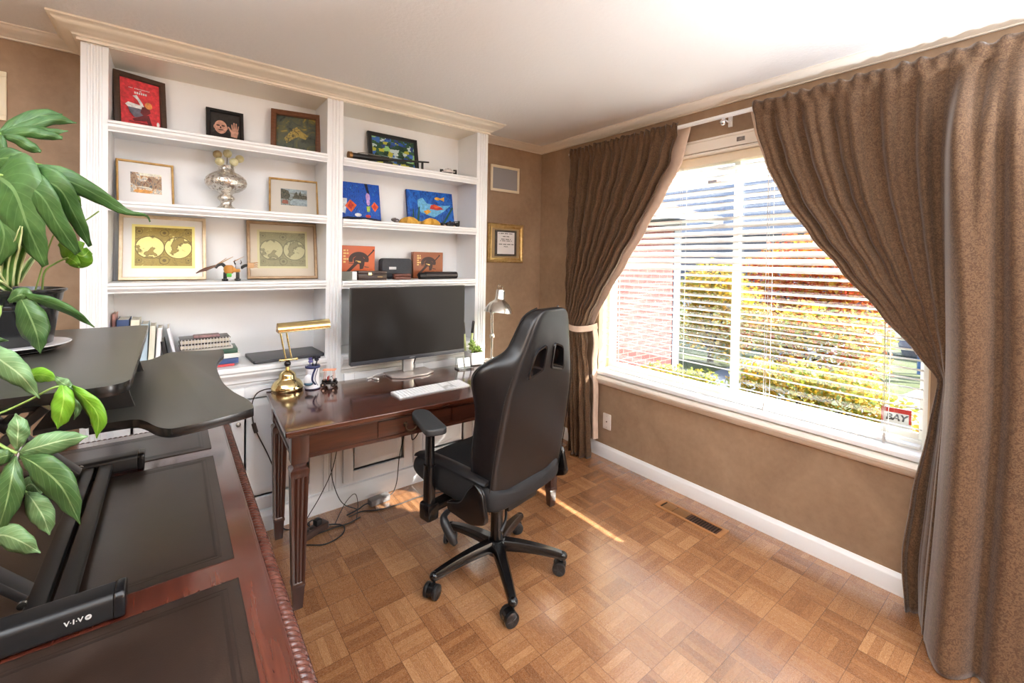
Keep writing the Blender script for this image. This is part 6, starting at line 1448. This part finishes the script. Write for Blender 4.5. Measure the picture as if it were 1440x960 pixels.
leaf(G_pale, [([(27, 636, 0.714), (54, 628, 0.705), (88, 619, 0.714), (124, 613, 0.730)], [2, 10, 16, 15, 10, .8])], cup=.35)
leaf(G_pach, [([(28, 640, 0.714), (56, 656, 0.697), (88, 686, 0.697), (113, 737, 0.714)], [2, 14, 24, 25, 17, .6])], cup=.3)
leaf(G_pach, [([(22, 641, 0.714), (16, 676, 0.697), (8, 712, 0.697), (-6, 756, 0.714)], [2, 14, 22, 20, 12, .6])], cup=.3)
leaf(G_pach, [([(20, 638, 0.714), (2, 642, 0.705), (-22, 650, 0.714)], [2, 10, 12, 1])], cup=.3)
leaf(G_pale, [([(30, 690, 0.739), (44, 680, 0.730), (58, 694, 0.730)], [2, 10, 12, 5])], cup=.3)
leaf(G_pale, [([(38, 692, 0.722), (50, 708, 0.714), (62, 728, 0.714), (70, 752, 0.722)], [3, 13, 19, 19, 13, .8])], cup=.3)
leaf(G_pale, [([(-18, 756, 0.714), (6, 752, 0.705), (32, 762, 0.705), (57, 777, 0.714)], [6, 15, 20, 15, .8])], cup=.3)
stemw(soilp(-.02, -.03), [(0, 440, 0.797), (-40, 520, 0.714), (-30, 600, 0.697), (0, 625, 0.710), (24, 637, 0.714)], .0022)
stemw(soilp(.0, -.04), [(-30, 480, 0.772), (-30, 590, 0.730), (0, 581, 0.730), (40, 563, 0.735), (75, 545, 0.739), (98, 543, 0.747)], .0018)
stemw(soilp(-.04, -.04), [(-40, 520, 0.730), (-40, 660, 0.705), (0, 690, 0.722), (31, 690, 0.730), (40, 694, 0.722)], .0018)
stemw(soilp(-.02, .0), [(-30, 360, 1.05), (-40, 250, 1.04), (-6, 246, 1.02), (24, 250, 1.01)], .004)
stemw(soilp(-.03, .02), [(-40, 330, 1.12), (-30, 220, 1.12), (2, 188, 1.10)], .0035)
stemw(soilp(.05, .03), [(62, 384, 1.10), (78, 370, 1.11), (96, 362, 1.11)], .0022)
stemw(soilp(.03, .05), [(72, 338, 1.13), (84, 330, 1.12), (120, 310, 1.16), (139, 297, 1.17)], .0018)
# ================================================================== OUTSIDE
GZ = -.35
ALB = .56
def ext(name, bm, m): return struct(name, bm, m)
M_lawn = mat('lawn', (78, 90, 40), (96, 104, 54), 3, rough=.9)
bm = BM(); box(bm, (.17, -30, GZ-.3), (60, 30, GZ)); ext('ground_outside', bm, M_lawn)
bm = BM(); prism(bm, [(3.4, -1.2), (30, -4.2), (30, -12), (3.0, -7)], .02, Matrix.Translation((0, 0, GZ))); ext('path_driveway', bm, mat('pale concrete', (150, 147, 140), (140, 136, 130), 2, rough=.8))
bm = BM(); box(bm, (14.5, -30, GZ), (20, 30, GZ+.03)); ext('road_surface', bm, mat('asphalt', (84, 86, 92), rough=.9))
bm = BM(); prism(bm, [(.3, -.3), (4.6, .75), (14, 1.2), (14, .0), (5, -.35), (.3, -1.1)], .025, Matrix.Translation((0, 0, GZ))); ext('path_walk', bm, mat('blue grey paving', (112, 120, 132), (122, 130, 140), 4, rough=.8))
# brick wing of the house
def brick():
    nt = NT('red brick'); v = nt.coord('Object'); sp = nt.add('ShaderNodeSeparateXYZ'); nt.link(v, sp.inputs[0])
    cb = nt.add('ShaderNodeCombineXYZ'); nt.link(nt.math('ADD', sp.outputs[0], sp.outputs[1]), cb.inputs[0]); nt.link(sp.outputs[2], cb.inputs[1])
    b = nt.add('ShaderNodeTexBrick'); nt.link(cb.outputs[0], b.inputs['Vector']); b.inputs['Scale'].default_value = 1
    b.inputs['Color1'].default_value = rgb(132, 58, 56); b.inputs['Color2'].default_value = rgb(116, 50, 48); b.inputs['Mortar'].default_value = rgb(150, 122, 116)
    b.inputs['Brick Width'].default_value = .21; b.inputs['Row Height'].default_value = .075; b.inputs['Mortar Size'].default_value = .006
    nt.base(b.outputs[0]); nt.set(rough=.85); return nt.m
t = thing('brick_wing', 'red brick house wing with a brown shingle eave seen through the left of the window', 'building', (2.1, 1.6, GZ))
bm = BM(); box(bm, (.3, 1.0, GZ), (3.86, 3.5, 2.1)); obj('brick_wall', bm, brick(), t, world=True)
bm = BM(); box(bm, (3.70, .985, GZ), (3.875, 1.0, 2.1)); box(bm, (.3, .97, 2.02), (4.0, 1.0, 2.16)); obj('corner_board', bm, mat('pale blue grey trim', (140, 156, 178), rough=.6), t, world=True)
M_shin = mat('brown shingles', (82, 66, 60), (98, 80, 72), 14, rough=.9, stretch=(1, 1, 3))
bm = BM(); loft(bm, [[Vv((x, .55, 2.10)), Vv((x, .55, 2.18)), Vv((x, 3.8, 3.35)), Vv((x, 3.8, 3.27))] for x in (.2, 4.25)], True, True); obj('roof', bm, M_shin, t, world=True)
bm = BM(); box(bm, (.2, .50, 2.09), (4.25, .56, 2.20)); obj('gutter', bm, mat('pale blue grey trim', (140, 156, 178)), t, world=True)
def house(label, cx, cy, w, d, h, rh, wall, roof):
    t = thing('neighbour_house', label, 'house', (cx, cy, GZ))
    bm = BM(); box(bm, (-d/2, -w/2, 0), (d/2, w/2, h)); obj('wall', bm, wall, t)
    bm = BM(); e = .6; loft(bm, [[Vv((-d/2-e, y, h-.15)), Vv((-d/2-e, y, h)), Vv((0, y, h+rh)), Vv((d/2+e, y, h)), Vv((d/2+e, y, h-.15))] for y in (-w/2-e, w/2+e)], True, True); obj('roof', bm, roof, t)
    for k, y in enumerate((-w*.3, 0, w*.3)):
        bm = BM(); box(bm, (-d/2-.05, y-.7, 1.0), (-d/2-.0, y+.7, 2.1)); f = obj('window', bm, mat('white house window', (224, 224, 224), rough=.5), t)
        bm = BM(); box(bm, (-d/2-.06, y-.6, 1.1), (-d/2-.05, y+.6, 2.0)); obj('pane', bm, mat('dark house glass', (60, 66, 80), rough=.1), f)
    bm = BM(); box(bm, (.5, w*.2, h+rh*.5), (1.1, w*.2+.6, h+rh+.6)); obj('chimney', bm, mat('chimney brick', (130, 90, 80), rough=.9), t)
house('low grey roofed house across the street, behind the yellow tree', 25, 9, 13, 9, 3.4, 3.4, mat('mauve grey siding', (112, 108, 118), rough=.8), mat('blue grey roof', (86, 94, 110), (100, 106, 120), 6, rough=.9))
house('second grey roofed house across the street, behind the orange maple', 27, -3.6, 8, 9, 3.2, 3.0, mat('pale pink siding', (140, 118, 118), rough=.8), mat('slate roof', (80, 86, 98), (94, 98, 110), 6, rough=.9))
def leaf_glow(c):
    k = 'sunlit leaf %d %d %d' % c
    if k in MATS: return MATS[k]
    nt = NT(k); nt.base(rgb(*c)); nt.set(rough=.6)
    tr = nt.add('ShaderNodeBsdfTranslucent'); tr.inputs[0].default_value = rgb(*c)
    mx = nt.add('ShaderNodeMixShader'); mx.inputs[0].default_value = .5; nt.link(nt.p.outputs[0], mx.inputs[1]); nt.link(tr.outputs[0], mx.inputs[2]); nt.link(mx.outputs[0], nt.out.inputs[0])
    MATS[k] = nt.m; return nt.m
def tree(label, x, y, blobs, cols, n, size, trunk=True, name='tree', cat='tree', group=None, seed=1):
    r = random.Random(seed); t = thing(name, label, cat, (x, y, GZ), 0, group)
    bm = BM()
    tot = sum(b[3]**3 for b in blobs)
    for bx, by, bz, br in blobs:
        for k in range(int(n*br**3/tot)):
            d = Vv((r.gauss(0, 1), r.gauss(0, 1), r.gauss(0, 1))).normalized()*br*(r.random()**.45)
            c = Vv((bx, by, bz)) + Vv((d.x, d.y, d.z*.85))
            a = Vv((r.gauss(0, 1), r.gauss(0, 1), r.gauss(0, .6))).normalized(); b = a.cross(Vv((r.gauss(0, 1), r.gauss(0, 1), 1)).normalized()).normalized(); s = size*(.6+.8*r.random())
            vs = [bm.verts.new(c+q) for q in (-a*s, b*s*.6, a*s, -b*s*.6)]
            f = bm.faces.new(vs); f.material_index = r.randrange(len(cols))
    ms = []
    for c in cols: ms.append(leaf_glow(c))
    me = bpy.data.meshes.new('crown'); bm.to_mesh(me); bm.free()
    for m in ms: me.materials.append(m)
    o = bpy.data.objects.new('crown' if trunk else 'foliage', me); COL.objects.link(o); o.parent = t
    zc = min(b[2] for b in blobs)
    bm = BM(); tube(bm, [(0, 0, 0), (.05, .03, zc*.5), (blobs[0][0]*.5, blobs[0][1]*.5, blobs[0][2])], [.12*blobs[0][3], .09*blobs[0][3], .03*blobs[0][3]], 8, sm=3)
    for b in blobs[1:]: tube(bm, [(0, 0, zc*.5), (b[0]*.7, b[1]*.7, b[2]*.85)], [.05*b[3], .015], 6)
    obj('trunk', bm, mat('bark', (92, 76, 66), rough=.9), t, smooth=60)
ORA = [(226, 104, 44), (232, 132, 52), (216, 84, 50), (236, 160, 66)]
YEL = [(232, 190, 60), (226, 172, 52), (204, 190, 74), (240, 206, 96)]
YGR = [(176, 184, 70), (200, 190, 76), (150, 170, 66), (222, 190, 80)]
GRN = [(96, 140, 72), (120, 158, 86), (80, 122, 66)]
tree('orange maple tree right of the window mullion', 7.9, .6, [(0, 0, 1.9, .85), (.2, -.9, 1.7, .8), (.3, .75, 1.6, .7), (0, -.2, 1.2, .75), (.2, -1.0, 1.0, .7), (.1, .7, .9, .6), (.3, .0, .7, .7)], ORA+YEL[:1], 7000, .055, seed=2)
tree('golden yellow tree between the brick wing and the mullion', 5.3, 1.2, [(0, 0, 1.45, .55), (.1, .35, 1.15, .45), (.0, -.4, 1.2, .5), (0, .1, .75, .45), (0, -.3, .4, .4), (.1, .4, .5, .4)], YEL+YGR[:1], 4200, .042, seed=3)
tree('yellow orange shrub under the orange maple', 5.4, -.3, [(0, 0, .85, .5), (.1, -.6, .8, .48), (0, .6, .75, .48), (.1, .95, .6, .42), (0, .2, .4, .5), (0, -.6, .4, .5)], YEL+ORA[:2]+YGR, 4600, .040, True, 'shrub', 'shrub', 'garden shrubs', 4)
tree('yellow green shrub close to the window right of the mullion', 3.1, -1.0, [(0, 0, .45, .38), (.1, -.45, .42, .36), (0, .45, .38, .36), (.05, -.75, .3, .30)], YGR+YEL[:2], 3600, .030, True, 'shrub', 'shrub', 'garden shrubs', 5)
tree('yellow green shrub close to the window left of the mullion', 2.5, .15, [(0, 0, .30, .28), (.1, .35, .26, .28), (0, -.3, .32, .28)], YGR, 1700, .028, True, 'shrub', 'shrub', 'garden shrubs', 6)
tree('leafy green shrub near the yard sign', 2.15, -1.55, [(0, 0, .26, .26), (.05, -.3, .2, .22)], GRN+YGR[:2], 1100, .030, True, 'shrub', 'shrub', 'garden shrubs', 7)
tree('tall green tree behind the second grey roofed house', 36, -3.5, [(0, 0, 8.2, 3.2), (0, -4.2, 7.8, 3.0), (0, 3.6, 7.6, 2.8), (0, -1, 5.6, 2.6)], GRN, 4600, .28, seed=8)
tree('tall green tree behind the low grey roofed house', 31, 6, [(0, 0, 6.0, 2.2), (0, 2.5, 5.6, 2.0), (0, -2.2, 5.6, 1.8)], GRN+YGR[:1], 2400, .24, seed=9)
# boulders by the drive, blue slatted bench, yard sign
r5 = random.Random(8)
for lb, x, y, s in (('larger blue grey boulder at the far edge of the driveway', 9.4, -1.35, .55), ('smaller blue grey boulder beside the larger one at the driveway edge', 9.3, -2.75, .42)):
    bm = BM(); tb = bmesh.new(); bmesh.ops.create_icosphere(tb, subdivisions=3, radius=s)
    for v in tb.verts: v.co = Vv((v.co.x, v.co.y*1.3, v.co.z*.62)) * (1+.25*noise.noise(v.co*2.3+Vv((s*9, 0, 0))))
    merge(bm, tb); o = obj('boulder', bm, mat('blue grey stone', (108, 118, 138), (150, 156, 170), 4, rough=.9), None, smooth=60); o.location = (x, y, GZ+s*.35); tag(o, lb, 'boulder', 'garden boulders')
t = thing('garden_bench', 'blue slatted garden bench beyond the yard sign', 'bench', (7.4, -1.75, GZ), RAD(20))
M_blue = mat('blue bench paint', (86, 130, 190), rough=.5)
for k in range(5):
    bm = BM(); box(bm, (-.25, -.40+.16*k, .62), (-.22, -.30+.16*k, .95), .004); obj('back_slat', bm, M_blue, t)
for k in range(3):
    bm = BM(); box(bm, (-.20+.14*k, -.45, .42), (-.08+.14*k, .45, .45), .004); obj('seat_slat', bm, M_blue, t)
for x in (-.2, .2):
    for y in (-.4, .4):
        bm = BM(); box(bm, (x-.025, y-.025, 0), (x+.025, y+.025, .42), .003); obj('leg', bm, M_blue, t)
bm = BM(); box(bm, (-.262, -.42, .66), (-.25, .42, .70)); box(bm, (-.262, -.42, .86), (-.25, .42, .90)); box(bm, (-.235, -.42, .42), (-.22, -.38, .7)); box(bm, (-.235, .38, .42), (-.22, .42, .7)); obj('back_rail', bm, M_blue, t)
sg = Vv((2.45, -1.965, 0))
t = thing('yard_sign', 'small red and white security yard sign reading BAY outside the right of the window', 'sign', (sg.x, sg.y, GZ), RAD(-80))
bm = BM(); prism(bm, round_poly([(-.10, -.085), (.10, -.085), (.10, .085), (-.10, .085)], .02, 4), .006, Matrix(((1, 0, 0, 0), (0, 0, -1, .003), (0, 1, 0, .49), (0, 0, 0, 1)))); bo = obj('sign_board', bm, mat('white sign board', (236, 236, 240), rough=.5), t)
bm = BM(); box(bm, (-.10, -.0036, .535), (.10, -.003, .575)); box(bm, (-.10, -.0036, .45), (-.084, -.003, .535)); box(bm, (.084, -.0036, .45), (.10, -.003, .535)); obj('red_band', bm, mat('sign red', (200, 40, 44), rough=.5), bo)
bm = BM(); text_into(bm, 'BAY', .075, Matrix.Translation((0, -.0037, .492)) @ Matrix.Rotation(RAD(90), 4, 'X'), bold=.003, shear=.2); obj('lettering', bm, mat('sign dark lettering', (52, 50, 60), rough=.5), bo)
bm = BM(); cyl(bm, (0, .008, 0), (0, .008, .55), .006, 8); obj('post', bm, mat('sign post', (150, 150, 154), rough=.4), t)

ALB = 1.0
# ================================================================== LIGHT AND CAMERA
t = thing('fill_lamp_table', 'added unseen white table behind the viewer carrying the fill lamp', 'side table', (-.30, -4.55, 0))  # unseen table, added only to carry the fill lamp
bm = BM(); lathe(bm, [(0, .50), (.24, .50), (.25, .51), (.25, .53), (0, .53)], 32); obj('table_top', bm, M_white, t, smooth=40)
for k in range(3):
    bm = BM(); a = 2*pi*k/3; cyl(bm, (.10*cos(a), .10*sin(a), .50), (.2*cos(a), .2*sin(a), 0), .014, 10); obj('leg', bm, M_white, t, smooth=50)
t = thing('fill_lamp', 'added unseen fill lamp standing on the white table behind the viewer', 'lamp', (-.30, -4.55, .531))  # unseen lamp, added to brighten the room from behind the camera
bm = BM(); lathe(bm, [(0, 0), (.08, 0), (.08, .015), (.015, .03), (.012, .20), (0, .20)], 24); obj('fill_lamp_base', bm, M_white, t, smooth=40)
l = bpy.data.lights.new('fill_lamp_light', 'POINT'); l.energy = 45; l.color = (.9, .96, 1); l.shadow_soft_size = .2  # added fill light for the interior
o = bpy.data.objects.new('fill_lamp_light', l); COL.objects.link(o); o.location = (-.12, -4.55, 1.0)
def uplight(label, x, y, energy, cone):  # unseen lamp added as fill, thrown up at the ceiling
  t = thing('fill_uplight', label, 'fill lamp', (x, y, 0))
  bm = BM(); lathe(bm, [(0, 0), (.14, 0), (.14, .015), (.02, .03), (0, .03)], 32); obj('base', bm, M_white, t, smooth=40)
  bm = BM(); cyl(bm, (0, 0, .03), (0, 0, 1.05), .012, 12); obj('pole', bm, M_white, t, smooth=50)
  bm = BM(); lathe(bm, [(.02, 1.05), (.10, 1.09), (.15, 1.15), (.148, 1.152), (.095, 1.098), (.0, 1.062)], 36); obj('fill_uplight_bowl', bm, M_white, t, smooth=40)
  l = bpy.data.lights.new('fill_uplight_light', 'SPOT'); l.energy = energy; l.color = (.84, .92, 1); l.shadow_soft_size = .08; l.spot_size = RAD(cone); l.spot_blend = .7  # added fill spot that lifts the ceiling brightness
  o = bpy.data.objects.new('fill_uplight_light', l); COL.objects.link(o); o.location = (x, y, 1.17); o.rotation_euler = (RAD(180), 0, 0)
uplight('added unseen fill uplight by the left wall beside the viewer', -3.62, -2.55, 380, 122)
uplight('added unseen fill uplight behind the viewer', -.95, -4.25, 400, 148)
sd = Vv((-1, 1.15, -1.0)).normalized()
l = bpy.data.lights.new('sun', 'SUN'); l.energy = 14.0; l.angle = RAD(.6); l.color = (1, .95, .86)
o = bpy.data.objects.new('sun', l); COL.objects.link(o); o.rotation_euler = sd.to_track_quat('-Z', 'Y').to_euler()
l = bpy.data.lights.new('window_portal', 'AREA'); l.shape = 'RECTANGLE'; l.size = WZ1-WZ0; l.size_y = WY1-WY0; l.cycles.is_portal = True
o = bpy.data.objects.new('window_portal', l); COL.objects.link(o); o.location = (.175, (WY0+WY1)/2, (WZ0+WZ1)/2); o.rotation_euler = Vv((-1, 0, 0)).to_track_quat('-Z', 'Y').to_euler()
o.rotation_euler = (0, RAD(90), 0)
w = bpy.data.worlds.new('World'); SC.world = w; w.use_nodes = True
nt = w.node_tree; bgn = nt.nodes['Background']; sk = nt.nodes.new('ShaderNodeTexSky'); sk.sky_type = 'NISHITA'; sk.sun_disc = False; sk.sun_elevation = RAD(33); sk.sun_rotation = math.atan2(1, -1.15); sk.air_density = 1.0; sk.dust_density = 2.0
nt.links.new(sk.outputs[0], bgn.inputs[0]); bgn.inputs[1].default_value = .62
cam = bpy.data.cameras.new('camera'); co = bpy.data.objects.new('camera', cam); COL.objects.link(co)
co.matrix_world = Matrix(((C_R.x, C_U.x, -C_F.x, CAM_LOC.x), (C_R.y, C_U.y, -C_F.y, CAM_LOC.y), (C_R.z, C_U.z, -C_F.z, CAM_LOC.z), (0, 0, 0, 1)))
cam.sensor_width = 36; cam.sensor_fit = 'HORIZONTAL'; cam.lens = CAM_F/1440*36; cam.shift_x = (720-CAM_PX)/1440; cam.shift_y = (CAM_PY-480)/1440; cam.clip_start = .02; cam.clip_end = 200
SC.camera = co
SC.view_settings.view_transform = 'Standard'; SC.view_settings.look = 'None'; SC.view_settings.gamma = 1; SC.view_settings.use_curve_mapping = False
SC.view_settings.exposure = 1.28
SC.cycles.use_denoising = True; SC.cycles.max_bounces = 10; SC.cycles.diffuse_bounces = 6; SC.cycles.glossy_bounces = 4; SC.cycles.transparent_max_bounces = 12; SC.cycles.transmission_bounces = 6
SC.cycles.sample_clamp_indirect = 8; SC.cycles.caustics_reflective = False; SC.cycles.caustics_refractive = False
